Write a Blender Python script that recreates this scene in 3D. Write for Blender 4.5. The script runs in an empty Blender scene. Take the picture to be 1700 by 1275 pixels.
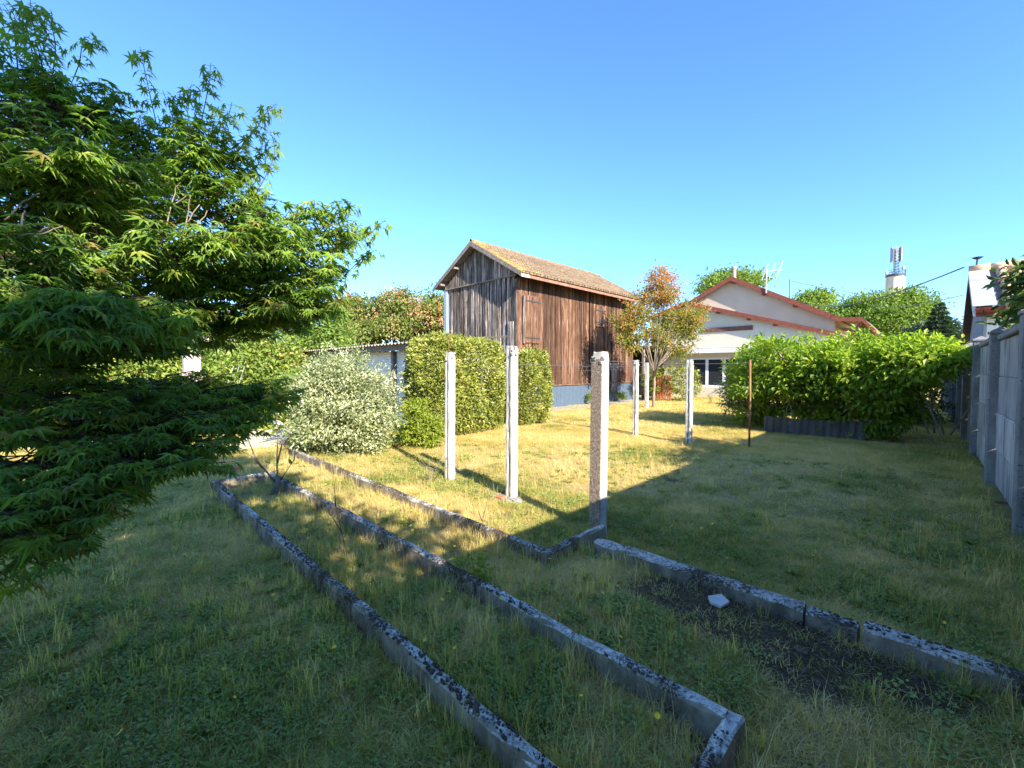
import bpy, math, random
import numpy as np
from math import sin, cos, tan, pi, radians, sqrt, atan2
from mathutils import Vector, Matrix

R = random.Random(7)
rng = np.random.default_rng(11)
scene = bpy.context.scene
C = scene.collection

# ---------------------------------------------------------------- camera
# World axes follow the garden: X runs along the concrete wall (away, to the right),
# Y runs across the garden (away, to the left).  Camera at the origin, 1.6 m up.
F = 706.0; CX = 850.0; CY = 637.5; CAMH = 1.6; PITCH = radians(1.99)
camd = bpy.data.cameras.new('camera'); cam = bpy.data.objects.new('camera', camd); C.objects.link(cam)
cam.location = (0, 0, CAMH); cam.rotation_euler = (radians(90) - PITCH, 0, radians(-45))
camd.sensor_width = 36; camd.lens = 36 * F / 1700; camd.clip_start = .05; camd.clip_end = 3000
scene.camera = cam

# ---------------------------------------------------------------- light
SUN_EL = radians(29.5)
SH = Vector((.24, .97, 0)).normalized()            # horizontal direction in which shadows fall
world = bpy.data.worlds.new("World"); scene.world = world; world.use_nodes = True
wn = world.node_tree.nodes; wl = world.node_tree.links
for n in list(wn): wn.remove(n)
sky = wn.new('ShaderNodeTexSky'); sky.sky_type = 'NISHITA'; sky.sun_disc = False
sky.sun_elevation = SUN_EL
sky.sun_rotation = atan2(-SH.x, -SH.y)
sky.altitude = 0; sky.air_density = 1.0; sky.dust_density = 0; sky.ozone_density = 10.0
bg = wn.new('ShaderNodeBackground'); bg.inputs[1].default_value = .132
wo = wn.new('ShaderNodeOutputWorld')
wl.new(sky.outputs[0], bg.inputs[0]); wl.new(bg.outputs[0], wo.inputs[0])
sd = bpy.data.lights.new('sun', 'SUN'); sun = bpy.data.objects.new('sun', sd); C.objects.link(sun)
sd.energy = 4.7; sd.angle = radians(.53); sd.color = (1, .93, .80)
sdir = Vector((SH.x * cos(SUN_EL), SH.y * cos(SUN_EL), -sin(SUN_EL)))
sun.rotation_euler = sdir.to_track_quat('-Z', 'Y').to_euler(); sun.location = (-20, -30, 30)
vs = scene.view_settings; vs.view_transform = 'Standard'; vs.look = 'None'; vs.gamma = 1; vs.exposure = 1.75
vs.use_curve_mapping = False

# ---------------------------------------------------------------- helpers
Q = sqrt(.5)
def ray(px, py):
    r = (px - CX) / F; t = (CY - py) / F
    c, s = cos(PITCH), sin(PITCH)
    f = c + t * s; up = t * c - s
    return Vector((Q * (f + r), Q * (f - r), up))
def G(px, py, z=0.):
    d = ray(px, py); k = (z - CAMH) / d.z
    return Vector((d.x * k, d.y * k, z))
def atX(px, py, x): d = ray(px, py); k = x / d.x; return Vector((x, d.y * k, CAMH + d.z * k))
def atY(px, py, y): d = ray(px, py); k = y / d.y; return Vector((d.x * k, y, CAMH + d.z * k))
def D(px, py, dep):
    d = ray(px, py); f = (d.x + d.y) * Q; k = dep / f
    return Vector((d.x * k, d.y * k, CAMH + d.z * k))

def tag(o, label=None, cat=None, group=None, kind=None):
    if label: o['label'] = label
    if cat: o['category'] = cat
    if group: o['group'] = group
    if kind: o['kind'] = kind
    return o
def empty(name, loc, label=None, cat=None, group=None, rz=0):
    o = bpy.data.objects.new(name, None); C.objects.link(o); o.location = loc; o.rotation_euler.z = rz
    o.empty_display_size = .2
    return tag(o, label, cat, group)
def link(name, me, parent=None, loc=(0, 0, 0)):
    o = bpy.data.objects.new(name, me); C.objects.link(o); o.location = loc
    if parent: o.parent = parent
    return o
def wloc(o):
    v = Vector((0, 0, 0))
    while o is not None: v += Vector(o.location); o = o.parent
    return v

def np_mesh(name, V, T, mats, attrs=None, smooth=False, quads=False):
    V = np.asarray(V, np.float32); T = np.asarray(T, np.int32)
    me = bpy.data.meshes.new(name); k = T.shape[1]
    me.vertices.add(len(V)); me.vertices.foreach_set('co', V.ravel())
    me.loops.add(T.size); me.loops.foreach_set('vertex_index', T.ravel())
    me.polygons.add(len(T)); me.polygons.foreach_set('loop_start', np.arange(0, T.size, k, dtype=np.int32))
    try: me.polygons.foreach_set('loop_total', np.full(len(T), k, np.int32))
    except Exception: pass
    for a, (dom, typ, val) in (attrs or {}).items():
        at = me.attributes.new(a, typ, dom)
        at.data.foreach_set('value' if typ in ('FLOAT', 'INT') else 'vector', np.asarray(val).ravel())
    me.polygons.foreach_set('use_smooth', np.full(len(T), smooth, bool))
    for m in (mats if isinstance(mats, (list, tuple)) else [mats]): me.materials.append(m)
    me.update(calc_edges=True); me.validate()
    return me

class MB:
    def __init__(s): s.v = []; s.f = []
    def add(s, vs_, fs):
        b = len(s.v); s.v += [tuple(x) for x in vs_]; s.f += [tuple(b + i for i in f) for f in fs]; return s
    def box(s, x0, x1, y0, y1, z0, z1):
        return s.add([(x0, y0, z0), (x1, y0, z0), (x1, y1, z0), (x0, y1, z0), (x0, y0, z1), (x1, y0, z1), (x1, y1, z1), (x0, y1, z1)],
                     [(0, 3, 2, 1), (4, 5, 6, 7), (0, 1, 5, 4), (1, 2, 6, 5), (2, 3, 7, 6), (3, 0, 4, 7)])
    def cbox(s, x0, x1, y0, y1, z0, z1, b=.01):
        # box with chamfered edges all round
        pts = []
        for z, i in ((z0, b), (z0 + b, 0), (z1 - b, 0), (z1, b)):
            pts += [(x0 + i, y0 + b, z), (x0 + b, y0 + i, z), (x1 - b, y0 + i, z), (x1 - i, y0 + b, z),
                    (x1 - i, y1 - b, z), (x1 - b, y1 - i, z), (x0 + b, y1 - i, z), (x0 + i, y1 - b, z)]
        fs = [tuple(range(7, -1, -1)), tuple(range(24, 32))]
        for k in range(3):
            for j in range(8):
                a = k * 8 + j; c = k * 8 + (j + 1) % 8
                fs.append((a, c, c + 8, a + 8))
        return s.add(pts, fs)
    def beam(s, p, q, w, h, up=(0, 0, 1)):
        p = Vector(p); q = Vector(q); d = (q - p).normalized(); up = Vector(up)
        a = d.cross(up).normalized() * w / 2; b = a.cross(d).normalized() * h / 2
        v = [p - a - b, p + a - b, p + a + b, p - a + b, q - a - b, q + a - b, q + a + b, q - a + b]
        return s.add(v, [(0, 1, 2, 3), (7, 6, 5, 4), (0, 4, 5, 1), (1, 5, 6, 2), (2, 6, 7, 3), (3, 7, 4, 0)])
    def tube(s, pts, rad, n=6, cap=True):
        pts = [Vector(p) for p in pts]; rad = rad if isinstance(rad, (list, tuple)) else [rad] * len(pts)
        vs_ = []; fs = []
        for i, p in enumerate(pts):
            d = (pts[min(i + 1, len(pts) - 1)] - pts[max(i - 1, 0)])
            if d.length < 1e-6: d = Vector((0, 0, 1))
            d.normalize()
            a = d.cross(Vector((0, 0, 1)) if abs(d.z) < .9 else Vector((1, 0, 0))).normalized(); b = d.cross(a)
            for k in range(n):
                t = 2 * pi * k / n; vs_.append(p + a * (cos(t) * rad[i]) + b * (sin(t) * rad[i]))
        for i in range(len(pts) - 1):
            for k in range(n):
                fs.append((i * n + k, i * n + (k + 1) % n, (i + 1) * n + (k + 1) % n, (i + 1) * n + k))
        if cap:
            fs.append(tuple(range(n - 1, -1, -1))); fs.append(tuple(len(vs_) - n + k for k in range(n)))
        return s.add(vs_, fs)
    def prism(s, poly, vec):
        n = len(poly); vec = Vector(vec)
        vs_ = [Vector(p) for p in poly] + [Vector(p) + vec for p in poly]
        fs = [tuple(range(n - 1, -1, -1)), tuple(range(n, 2 * n))]
        for k in range(n): fs.append((k, (k + 1) % n, (k + 1) % n + n, k + n))
        return s.add(vs_, fs)
    def build(s, name, mat, parent=None, smooth=False):
        o0 = wloc(parent) if parent else Vector((0, 0, 0))
        me = bpy.data.meshes.new(name)
        me.from_pydata([(x[0] - o0.x, x[1] - o0.y, x[2] - o0.z) for x in s.v], [], s.f)
        me.materials.append(mat)
        import bmesh
        bm = bmesh.new(); bm.from_mesh(me); bmesh.ops.recalc_face_normals(bm, faces=bm.faces); bm.to_mesh(me); bm.free()
        if smooth: me.polygons.foreach_set('use_smooth', [True] * len(me.polygons))
        me.update()
        return link(name, me, parent)

# value noise in numpy, for patchiness of the lawn and rough edges
_tab = rng.random((64, 64))
def vnoise(x, y):
    x = np.asarray(x, float); y = np.asarray(y, float)
    xi = np.floor(x).astype(int); yi = np.floor(y).astype(int); fx = x - xi; fy = y - yi
    fx = fx * fx * (3 - 2 * fx); fy = fy * fy * (3 - 2 * fy)
    g = lambda a, b: _tab[a % 64, b % 64]
    return (g(xi, yi) * (1 - fx) + g(xi + 1, yi) * fx) * (1 - fy) + (g(xi, yi + 1) * (1 - fx) + g(xi + 1, yi + 1) * fx) * fy
def fbm(x, y, o=3):
    t = 0; a = .5; n = 0
    for k in range(o): t = t + a * vnoise(x * 2 ** k + 17 * k, y * 2 ** k + 31 * k); n += a; a *= .55
    return t / n

# ---------------------------------------------------------------- materials
def newmat(name):
    m = bpy.data.materials.new(name); m.use_nodes = True
    nt = m.node_tree; b = nt.nodes['Principled BSDF']; return m, nt, b
def ramp(nt, fac, stops):
    r = nt.nodes.new('ShaderNodeValToRGB'); el = r.color_ramp.elements
    el[0].position = stops[0][0]; el[0].color = (*stops[0][1], 1); el[1].position = stops[-1][0]; el[1].color = (*stops[-1][1], 1)
    for p, c in stops[1:-1]:
        e = el.new(p); e.color = (*c, 1)
    nt.links.new(fac, r.inputs[0]); return r.outputs[0]
def noise(nt, scale, stretch=(1, 1, 1), detail=5, rough=.6, coord='pos', dist=0):
    if coord == 'pos': tc = nt.nodes.new('ShaderNodeNewGeometry').outputs['Position']
    else: tc = nt.nodes.new('ShaderNodeTexCoord').outputs['Object']
    mp = nt.nodes.new('ShaderNodeMapping'); mp.inputs['Scale'].default_value = stretch
    nt.links.new(tc, mp.inputs[0])
    n = nt.nodes.new('ShaderNodeTexNoise'); n.inputs['Scale'].default_value = scale; n.inputs['Detail'].default_value = detail
    n.inputs['Roughness'].default_value = rough; n.inputs['Distortion'].default_value = dist
    nt.links.new(mp.outputs[0], n.inputs['Vector']); return n.outputs[0]
def mixc(nt, fac, a, b, mode='MIX'):
    m = nt.nodes.new('ShaderNodeMix'); m.data_type = 'RGBA'; m.blend_type = mode
    for s, v in ((0, fac), (6, a), (7, b)):
        if isinstance(v, (int, float)): m.inputs[s].default_value = v
        elif isinstance(v, tuple): m.inputs[s].default_value = (*v, 1)
        else: nt.links.new(v, m.inputs[s])
    return m.outputs[2]
def math_(nt, op, a, b=None, clamp=False):
    m = nt.nodes.new('ShaderNodeMath'); m.operation = op; m.use_clamp = clamp
    for i, v in enumerate((a, b)):
        if v is None: continue
        if isinstance(v, (int, float)): m.inputs[i].default_value = v
        else: nt.links.new(v, m.inputs[i])
    return m.outputs[0]
def bump(nt, b, h, strength=.4, dist=.01):
    bn = nt.nodes.new('ShaderNodeBump'); bn.inputs['Strength'].default_value = strength; bn.inputs['Distance'].default_value = dist
    nt.links.new(h, bn.inputs['Height']); nt.links.new(bn.outputs[0], b.inputs['Normal'])
def rough_mat(name, stops, scale=4, stretch=(1, 1, 1), rough=.85, bscale=60, bstr=.4, bdist=.01, stains=None, coord='pos', rand=0, metal=0, spec=.3):
    m, nt, b = newmat(name)
    c = ramp(nt, noise(nt, scale, stretch, 6, .65, coord), stops)
    if stains:                                      # (scale, threshold, colour, stretch)
        for sc_, th, col, st in stains:
            f = ramp(nt, noise(nt, sc_, st, 6, .7, coord), [(th - .03, (0, 0, 0)), (th + .03, (1, 1, 1))])
            c = mixc(nt, f, c, col)
    if rand:
        oi = nt.nodes.new('ShaderNodeObjectInfo')
        v = math_(nt, 'ADD', math_(nt, 'MULTIPLY', oi.outputs['Random'], rand), 1 - rand * .6)
        vm = nt.nodes.new('ShaderNodeVectorMath'); vm.operation = 'SCALE'
        nt.links.new(c, vm.inputs[0]); nt.links.new(v, vm.inputs['Scale']); c = vm.outputs[0]
    nt.links.new(c, b.inputs['Base Color']); b.inputs['Roughness'].default_value = rough
    b.inputs['Metallic'].default_value = metal; b.inputs['Specular IOR Level'].default_value = spec
    bump(nt, b, noise(nt, bscale, stretch, 4, .6, coord), bstr, bdist)
    return m
def leaf_mat(name, stops, trans=.35, rough=.5, inst=False, attr='tone'):
    m, nt, b = newmat(name)
    at = nt.nodes.new('ShaderNodeAttribute'); at.attribute_name = attr
    if inst: at.attribute_type = 'INSTANCER'
    c = ramp(nt, at.outputs['Fac'], stops)
    nt.links.new(c, b.inputs['Base Color']); b.inputs['Roughness'].default_value = rough; b.inputs['Specular IOR Level'].default_value = .35
    tr = nt.nodes.new('ShaderNodeBsdfTranslucent')
    tc = mixc(nt, 1.0, c, (1.25, 1.35, .55), 'MULTIPLY'); nt.links.new(tc, tr.inputs[0])
    mx = nt.nodes.new('ShaderNodeMixShader'); mx.inputs[0].default_value = trans
    nt.links.new(b.outputs[0], mx.inputs[1]); nt.links.new(tr.outputs[0], mx.inputs[2])
    nt.links.new(mx.outputs[0], nt.nodes['Material Output'].inputs[0])
    return m
def plain(name, col, rough=.5, metal=0, spec=.4):
    return rough_mat(name, [(.3, tuple(x * .88 for x in col)), (.7, tuple(min(1, x * 1.08) for x in col))], 6, rough=rough, metal=metal, bscale=40, bstr=.1, spec=spec)

M = {}
M['bark'] = rough_mat('bark', [(.3, (.07, .05, .035)), (.7, (.2, .16, .12))], 14, (1, 1, .3), bscale=50, bstr=.7)
M['pale_bark'] = rough_mat('pale_bark', [(.3, (.16, .12, .08)), (.7, (.36, .29, .21))], 10, (1, 1, .3), bscale=50, bstr=.5)
M['twig_red'] = rough_mat('red_twig', [(.3, (.05, .03, .022)), (.7, (.11, .055, .04))], 20)
M['concrete'] = rough_mat('lichened_concrete', [(.3, (.16, .15, .13)), (.7, (.34, .33, .3))], 9, bscale=90, bstr=.7, bdist=.006,
    stains=[(26, .56, (.03, .026, .02), (1, 1, 1)), (17, .60, (.5, .52, .55), (1, 1, 1))])
M['lichen_top'] = None
def border_mat():
    m, nt, b = newmat('lichened_border')
    base = ramp(nt, noise(nt, 8, (1, 1, 1), 6, .7), [(.3, (.17, .14, .10)), (.7, (.40, .34, .27))])
    geo = nt.nodes.new('ShaderNodeNewGeometry'); sp = nt.nodes.new('ShaderNodeSeparateXYZ')
    nt.links.new(geo.outputs['Normal'], sp.inputs[0])
    up = ramp(nt, sp.outputs[2], [(.45, (0, 0, 0)), (.75, (1, 1, 1))])
    lich = ramp(nt, noise(nt, 42, (1, 1, 1), 8, .8), [(.42, (.70, .67, .62)), (.54, (.45, .42, .38)), (.62, (.16, .135, .11))])
    c = mixc(nt, up, base, lich)
    # dark moss crust: stronger where the slow noise says so
    n1 = noise(nt, 2.3, (1, 1, 1), 3, .6); n2 = noise(nt, 60, (1, 1, 1), 6, .8)
    f = math_(nt, 'ADD', math_(nt, 'MULTIPLY', n1, .75), math_(nt, 'MULTIPLY', n2, .9))
    thr = math_(nt, 'ADD', f, math_(nt, 'SUBTRACT', math_(nt, 'MULTIPLY', up, .085), .075))
    mk = ramp(nt, thr, [(.81, (0, 0, 0)), (.88, (1, 1, 1))])
    mc = ramp(nt, noise(nt, 130, (1, 1, 1), 3, .6), [(.35, (.03, .022, .015)), (.65, (.13, .10, .065))])
    c = mixc(nt, mk, c, mc)
    streak = ramp(nt, noise(nt, 7, (1.2, 1.2, .25), 5, .7), [(.35, (.6, .58, .54)), (.65, (1.15, 1.12, 1.05))]); c = mixc(nt, 1., c, streak, 'MULTIPLY')
    nt.links.new(c, b.inputs['Base Color']); b.inputs['Roughness'].default_value = .92; b.inputs['Specular IOR Level'].default_value = .15
    bump(nt, b, math_(nt, 'ADD', n2, mk), .6, .008)
    return m
M['border'] = border_mat()
M['moss'] = rough_mat('dark_moss', [(.3, (.03, .023, .016)), (.55, (.09, .066, .042)), (.75, (.19, .15, .11))], 30, bscale=200, bstr=.9)
M['post'] = rough_mat('white_concrete_post', [(.3, (.40, .37, .32)), (.7, (.62, .59, .53))], 7, (1, 1, .5), bscale=110, bstr=.6, bdist=.005,
    stains=[(24, .63, (.11, .09, .075), (1, 1, .5)), (40, .64, (.5, .3, .12), (1, 1, 1))])
M['post_brown'] = rough_mat('pebbly_concrete_post', [(.3, (.12, .08, .055)), (.5, (.27, .19, .13)), (.7, (.48, .40, .31))], 55, (1, 1, 1), bscale=90, bstr=1, bdist=.008,
    stains=[(60, .66, (.6, .58, .52), (1, 1, 1))])
M['wall_slab'] = rough_mat('grey_concrete_slab', [(.25, (.26, .235, .20)), (.75, (.58, .54, .47))], 2.2, (1, 1, .55), bscale=120, bstr=.6, bdist=.006,
    stains=[(1.6, .56, (.14, .135, .125), (2.2, 2.2, .3)), (1.1, .60, (.09, .085, .08), (5, 5, .35)), (45, .70, (.1, .1, .1), (1, 1, 1))], rand=.35)
M['wall_post'] = rough_mat('dark_concrete_post', [(.3, (.13, .12, .105)), (.7, (.32, .30, .27))], 5, (1, 1, .4), bscale=70, bstr=.8, bdist=.008,
    stains=[(30, .62, (.03, .03, .028), (1, 1, 1))])
def plank_mat(name, stops, rand, knots=True):
    m, nt, b = newmat(name)
    oi = nt.nodes.new('ShaderNodeObjectInfo')
    geo = nt.nodes.new('ShaderNodeNewGeometry')
    off = nt.nodes.new('ShaderNodeCombineXYZ')
    nt.links.new(math_(nt, 'MULTIPLY', oi.outputs['Random'], 40.), off.inputs[2])
    ad = nt.nodes.new('ShaderNodeVectorMath'); ad.operation = 'ADD'
    nt.links.new(geo.outputs['Position'], ad.inputs[0]); nt.links.new(off.outputs[0], ad.inputs[1])
    def nz(scale, st, det=6, dist=0):
        mp = nt.nodes.new('ShaderNodeMapping'); mp.inputs['Scale'].default_value = st; nt.links.new(ad.outputs[0], mp.inputs[0])
        n = nt.nodes.new('ShaderNodeTexNoise'); n.inputs['Scale'].default_value = scale; n.inputs['Detail'].default_value = det
        n.inputs['Roughness'].default_value = .7; n.inputs['Distortion'].default_value = dist
        nt.links.new(mp.outputs[0], n.inputs['Vector']); return n.outputs[0]
    grain = nz(16, (1, 1, .07), 8, .6)
    c = ramp(nt, grain, stops)
    big = ramp(nt, nz(2.0, (1, 1, .35)), [(.3, (.55, .5, .48)), (.7, (1.25, 1.2, 1.15))])
    c = mixc(nt, 1., c, big, 'MULTIPLY')
    v = math_(nt, 'ADD', math_(nt, 'MULTIPLY', oi.outputs['Random'], rand), 1 - rand * .55)
    vm = nt.nodes.new('ShaderNodeVectorMath'); vm.operation = 'SCALE'; nt.links.new(c, vm.inputs[0]); nt.links.new(v, vm.inputs['Scale'])
    k = ramp(nt, nz(7, (1, 1, .6), 2), [(.70, (0, 0, 0)), (.75, (1, 1, 1))])
    c = mixc(nt, k, vm.outputs[0], (.05, .03, .02))
    nt.links.new(c, b.inputs['Base Color']); b.inputs['Roughness'].default_value = .85; b.inputs['Specular IOR Level'].default_value = .2
    bump(nt, b, grain, .8, .012)
    return m
M['plank_brown'] = plank_mat('weathered_brown_plank', [(.28, (.026, .013, .009)), (.46, (.10, .05, .030)), (.6, (.20, .12, .078)), (.74, (.44, .32, .22))], 1.0)
M['plank_grey'] = plank_mat('weathered_grey_plank', [(.34, (.03, .022, .02)), (.5, (.17, .14, .12)), (.66, (.55, .48, .43))], 1.0)
M['blue'] = plain('blue_grey_cladding', (.07, .10, .14), .5)
M['barn_dark'] = plain('interior_shade', (.02, .015, .012), .9)  # near-black colour stands in for the shade of open interiors
M['timber'] = rough_mat('grey_timber', [(.3, (.1, .075, .06)), (.7, (.3, .25, .21))], 12, (1, 1, 1), bscale=60)
M['red_paint'] = rough_mat('oxide_red_paint', [(.3, (.17, .045, .025)), (.7, (.26, .08, .05))], 5, rough=.6, bscale=30, bstr=.2, stains=[(20, .68, (.5, .3, .25), (1, 1, 1))])
M['fascia_red'] = rough_mat('faded_red_brown_fascia', [(.3, (.16, .07, .045)), (.7, (.34, .18, .12))], 9, rough=.8)
M['red_plastic'] = rough_mat('dark_red_gutter', [(.3, (.16, .025, .02)), (.7, (.22, .035, .03))], 5, rough=.4, bstr=.1)
def tile_mat(name, stops, lichen=None):
    m, nt, b = newmat(name)
    c = ramp(nt, noise(nt, 9, (1, 1, 1), 4, .7), stops)
    c2 = ramp(nt, noise(nt, 1.3, (1, 1, 1), 3, .6), [(.3, (.75, .7, .68)), (.7, (1.25, 1.2, 1.1))])
    c = mixc(nt, 1., c, c2, 'MULTIPLY')
    if lichen:                                       # yellow lichen grows on the near gable end (a stain of its own)
        geo = nt.nodes.new('ShaderNodeNewGeometry'); sp = nt.nodes.new('ShaderNodeSeparateXYZ'); nt.links.new(geo.outputs['Position'], sp.inputs[0])
        g = math_(nt, 'MULTIPLY', math_(nt, 'SUBTRACT', lichen, sp.outputs[0]), .13)
        f = math_(nt, 'ADD', noise(nt, 3.2, (1, 1, 1), 5, .7), g)
        mk = ramp(nt, f, [(.62, (0, 0, 0)), (.72, (1, 1, 1))])
        c = mixc(nt, mk, c, ramp(nt, noise(nt, 14), [(.35, (.22, .13, .05)), (.6, (.42, .25, .05))]))
    nt.links.new(c, b.inputs['Base Color']); b.inputs['Roughness'].default_value = .9
    bump(nt, b, noise(nt, 70), .4, .006)
    return m
M['tile_old'] = tile_mat('old_clay_tile', [(.3, (.09, .06, .037)), (.5, (.17, .12, .075)), (.7, (.26, .20, .13))], 12.9)
M['tile_orange'] = tile_mat('clay_barrel_tile', [(.3, (.38, .2, .11)), (.5, (.6, .39, .25)), (.7, (.72, .54, .39))])
M['render_cream'] = rough_mat('cream_render', [(.3, (.56, .49, .36)), (.7, (.64, .57, .44))], 1.2, bscale=150, bstr=.25, stains=[(1.1, .70, (.52, .49, .42), (1, 1, .3))])
M['render_peach'] = rough_mat('peach_render', [(.3, (.52, .40, .29)), (.7, (.60, .50, .38))], .6, bscale=150, bstr=.25, stains=[(1.1, .72, (.55, .42, .33), (1, 1, .25))])
M['render_white'] = rough_mat('white_render', [(.3, (.64, .63, .6)), (.7, (.76, .75, .72))], 1.5, bscale=150, bstr=.3)
M['render_grey'] = rough_mat('grey_cement_render', [(.3, (.23, .24, .25)), (.7, (.36, .37, .38))], 1.4, (1, 1, .6), bscale=120, bstr=.5)
M['white'] = plain('white_paint', (.78, .78, .76), .4)
M['zinc'] = rough_mat('zinc_flashing', [(.3, (.42, .44, .46)), (.7, (.58, .6, .62))], 3, rough=.45, metal=.3, bstr=.1)
M['glass'] = newmat('dark_window_glass')[0]
b_ = M['glass'].node_tree.nodes['Principled BSDF']; b_.inputs['Base Color'].default_value = (.03, .035, .04, 1); b_.inputs['Roughness'].default_value = .06; b_.inputs['Specular IOR Level'].default_value = .8
M['curtain'] = rough_mat('net_curtain', [(.3, (.2, .19, .17)), (.7, (.4, .38, .35))], 8, (3, 3, .1))
M['wire'] = plain('grey_wire', (.16, .15, .14), .5, .4)
M['rust'] = rough_mat('rusty_steel', [(.3, (.14, .06, .025)), (.7, (.36, .18, .08))], 20, (1, 1, .3), rough=.8)
M['metal'] = plain('galvanised_metal', (.5, .5, .5), .4, .6)
M['darkmetal'] = plain('dark_metal', (.06, .065, .07), .5, .3)
M['corrug'] = rough_mat('grey_corrugated_sheet', [(.3, (.06, .052, .045)), (.7, (.14, .12, .105))], 3, (1, 1, .5), rough=.8)
M['corrug_roof'] = rough_mat('brown_corrugated_roof', [(.3, (.22, .17, .12)), (.7, (.42, .35, .27))], 4, rough=.9, stains=[(14, .6, (.1, .08, .06), (1, 1, 1))])
M['brick'] = rough_mat('orange_brick', [(.3, (.42, .13, .06)), (.7, (.55, .2, .1))], 10, bscale=60)
M['pink_render'] = plain('pink_render', (.46, .35, .31), .9)
M['slab'] = rough_mat('pale_broken_tile', [(.3, (.42, .38, .34)), (.7, (.6, .55, .5))], 8)
M['path'] = rough_mat('pale_concrete_path', [(.3, (.45, .40, .31)), (.7, (.62, .56, .45))], 3, bscale=60, bstr=.6)
M['tower'] = rough_mat('stained_tower_concrete', [(.3, (.45, .4, .33)), (.7, (.66, .62, .54))], .35, (1, 1, .4), stains=[(.3, .64, (.5, .3, .12), (1, 1, .4))])
M['picket'] = plain('orange_brown_picket', (.42, .14, .06), .7)
# leaves
M['maple'] = leaf_mat('maple_leaf', [(0, (.10, .17, .04)), (.45, (.20, .31, .05)), (.8, (.31, .42, .06)), (1, (.3, .24, .06))], .45, .42)
M['laurel'] = leaf_mat('bright_hedge_leaf', [(0, (.08, .14, .02)), (.5, (.25, .36, .035)), (1, (.50, .54, .07))], .55, .45)
M['photinia'] = leaf_mat('olive_hedge_leaf', [(0, (.06, .075, .016)), (.5, (.20, .23, .04)), (.86, (.42, .42, .09)), (1, (.48, .28, .15))], .3, .4)
M['varieg'] = leaf_mat('variegated_leaf', [(0, (.10, .13, .05)), (.35, (.25, .28, .12)), (.6, (.50, .51, .30)), (1, (.66, .65, .46))], .3, .55)
M['dark_leaf'] = leaf_mat('dark_shrub_leaf', [(0, (.03, .06, .015)), (.7, (.09, .14, .03)), (1, (.2, .27, .04))], .3)
M['yellow_leaf'] = leaf_mat('yellow_green_leaf', [(0, (.12, .17, .02)), (1, (.33, .38, .04))], .4)
M['myrtle'] = leaf_mat('crepe_myrtle_leaf', [(0, (.10, .15, .03)), (.45, (.26, .28, .05)), (.7, (.50, .24, .08)), (1, (.66, .25, .14))], .5)
M['silk'] = leaf_mat('silk_tree_leaf', [(0, (.05, .09, .02)), (.4, (.16, .21, .04)), (.6, (.30, .32, .08)), (.68, (.62, .30, .18)), (1, (.78, .45, .34))], .35)
M['bgtree'] = leaf_mat('background_leaf', [(0, (.05, .09, .02)), (.5, (.17, .25, .04)), (1, (.32, .42, .09))], .45)
M['conifer'] = leaf_mat('conifer_leaf', [(0, (.025, .05, .025)), (1, (.07, .11, .05))], .15)
M['orchard'] = leaf_mat('mixed_garden_leaf', [(0, (.06, .11, .025)), (.55, (.24, .31, .05)), (.85, (.42, .44, .10)), (1, (.55, .2, .07))], .38)
M['grass'] = leaf_mat('grass_blade', [(0, (.21, .23, .055)), (.3, (.40, .37, .09)), (.6, (.64, .50, .18)), (1, (.80, .62, .33))], .5, .6, inst=True)
M['weed'] = leaf_mat('weed_leaf', [(0, (.19, .25, .055)), (1, (.38, .41, .11))], .35, .6, inst=True)
M['yellow'] = plain('yellow_petal', (.85, .55, .02), .6)
M['stem'] = plain('green_stem', (.10, .15, .04), .7)

# ---------------------------------------------------------------- ground
PATH_Y0, PATH_Y1 = 9.9, 11.46
def soilmask(x, y):
    # bare dark earth in front of the cracked border at the right
    n = fbm(x * 2.2 + 5, y * 2.2, 3)
    a = np.clip(1 - np.abs((y - .70) / .92) ** 2.2, 0, 1) * np.clip(1 - np.abs((x - 2.60) / .42) ** 2.2, 0, 1)
    return np.clip((a * 1.5 - .6 + (n - .5) * 2.8) * 2.2, 0, .9)
def pathmask(x, y):
    n = fbm(x * .9, y * .9 + 9, 3)
    a = np.clip(1 - np.abs((y - 10.85) / 1.0) ** 3, 0, 1) * np.clip((x - 9) / 1.5, 0, 1) * np.clip((25 - x) / 2, 0, 1)
    b = np.clip(1 - np.abs((x - 26.0) / 1.3) ** 3, 0, 1) * np.clip((14 - np.abs(y - 4)) / 2, 0, 1)
    return np.clip((np.maximum(a, b) * 1.3 - .35 + (n - .5) * 1.3) * 2.5, 0, 1)
def dry(x, y):
    n = fbm(x * .55 + 3, y * .55 + 8, 4) * .5 + fbm(x * 2.7, y * 2.7 + 40, 3) * .3 + fbm(x * 8, y * 8 + 40, 2) * .2
    t = (n - .31) * 2.6
    t = t + .22 * np.clip((x + y) / 14, 0, 1)
    return np.clip(t, 0, 1)
def gz(x, y):
    x = np.asarray(x, float); y = np.asarray(y, float)
    up = .078 * np.clip((3.6 - x) / .8, 0, 1) * np.clip((9.5 - y) / 1.5, 0, 1) + .045 * np.clip((x - 1.9) / .5, 0, 1) * np.clip((2.93 - x) / .04, 0, 1) * np.clip((2.2 - y) / .5, 0, 1)
    return up + (fbm(np.asarray(x) * 1.1, np.asarray(y) * 1.1, 3) - .5) * .05 + (fbm(np.asarray(x) * 7, np.asarray(y) * 7, 2) - .5) * .018
def axis(lo, hi, step, far):
    a = list(np.arange(lo, hi + 1e-6, step)); s = step; x = hi
    while x < far: s *= 1.35; x += s; a.append(x)
    s = step; x = lo
    while x > -far: s *= 1.35; x -= s; a.insert(0, x)
    return np.array(a)
ax = axis(-3, 14, .085, 900); ay = axis(-2.5, 13, .085, 900)
gx, gy = np.meshgrid(ax, ay, indexing='ij'); nx, ny = gx.shape
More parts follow.
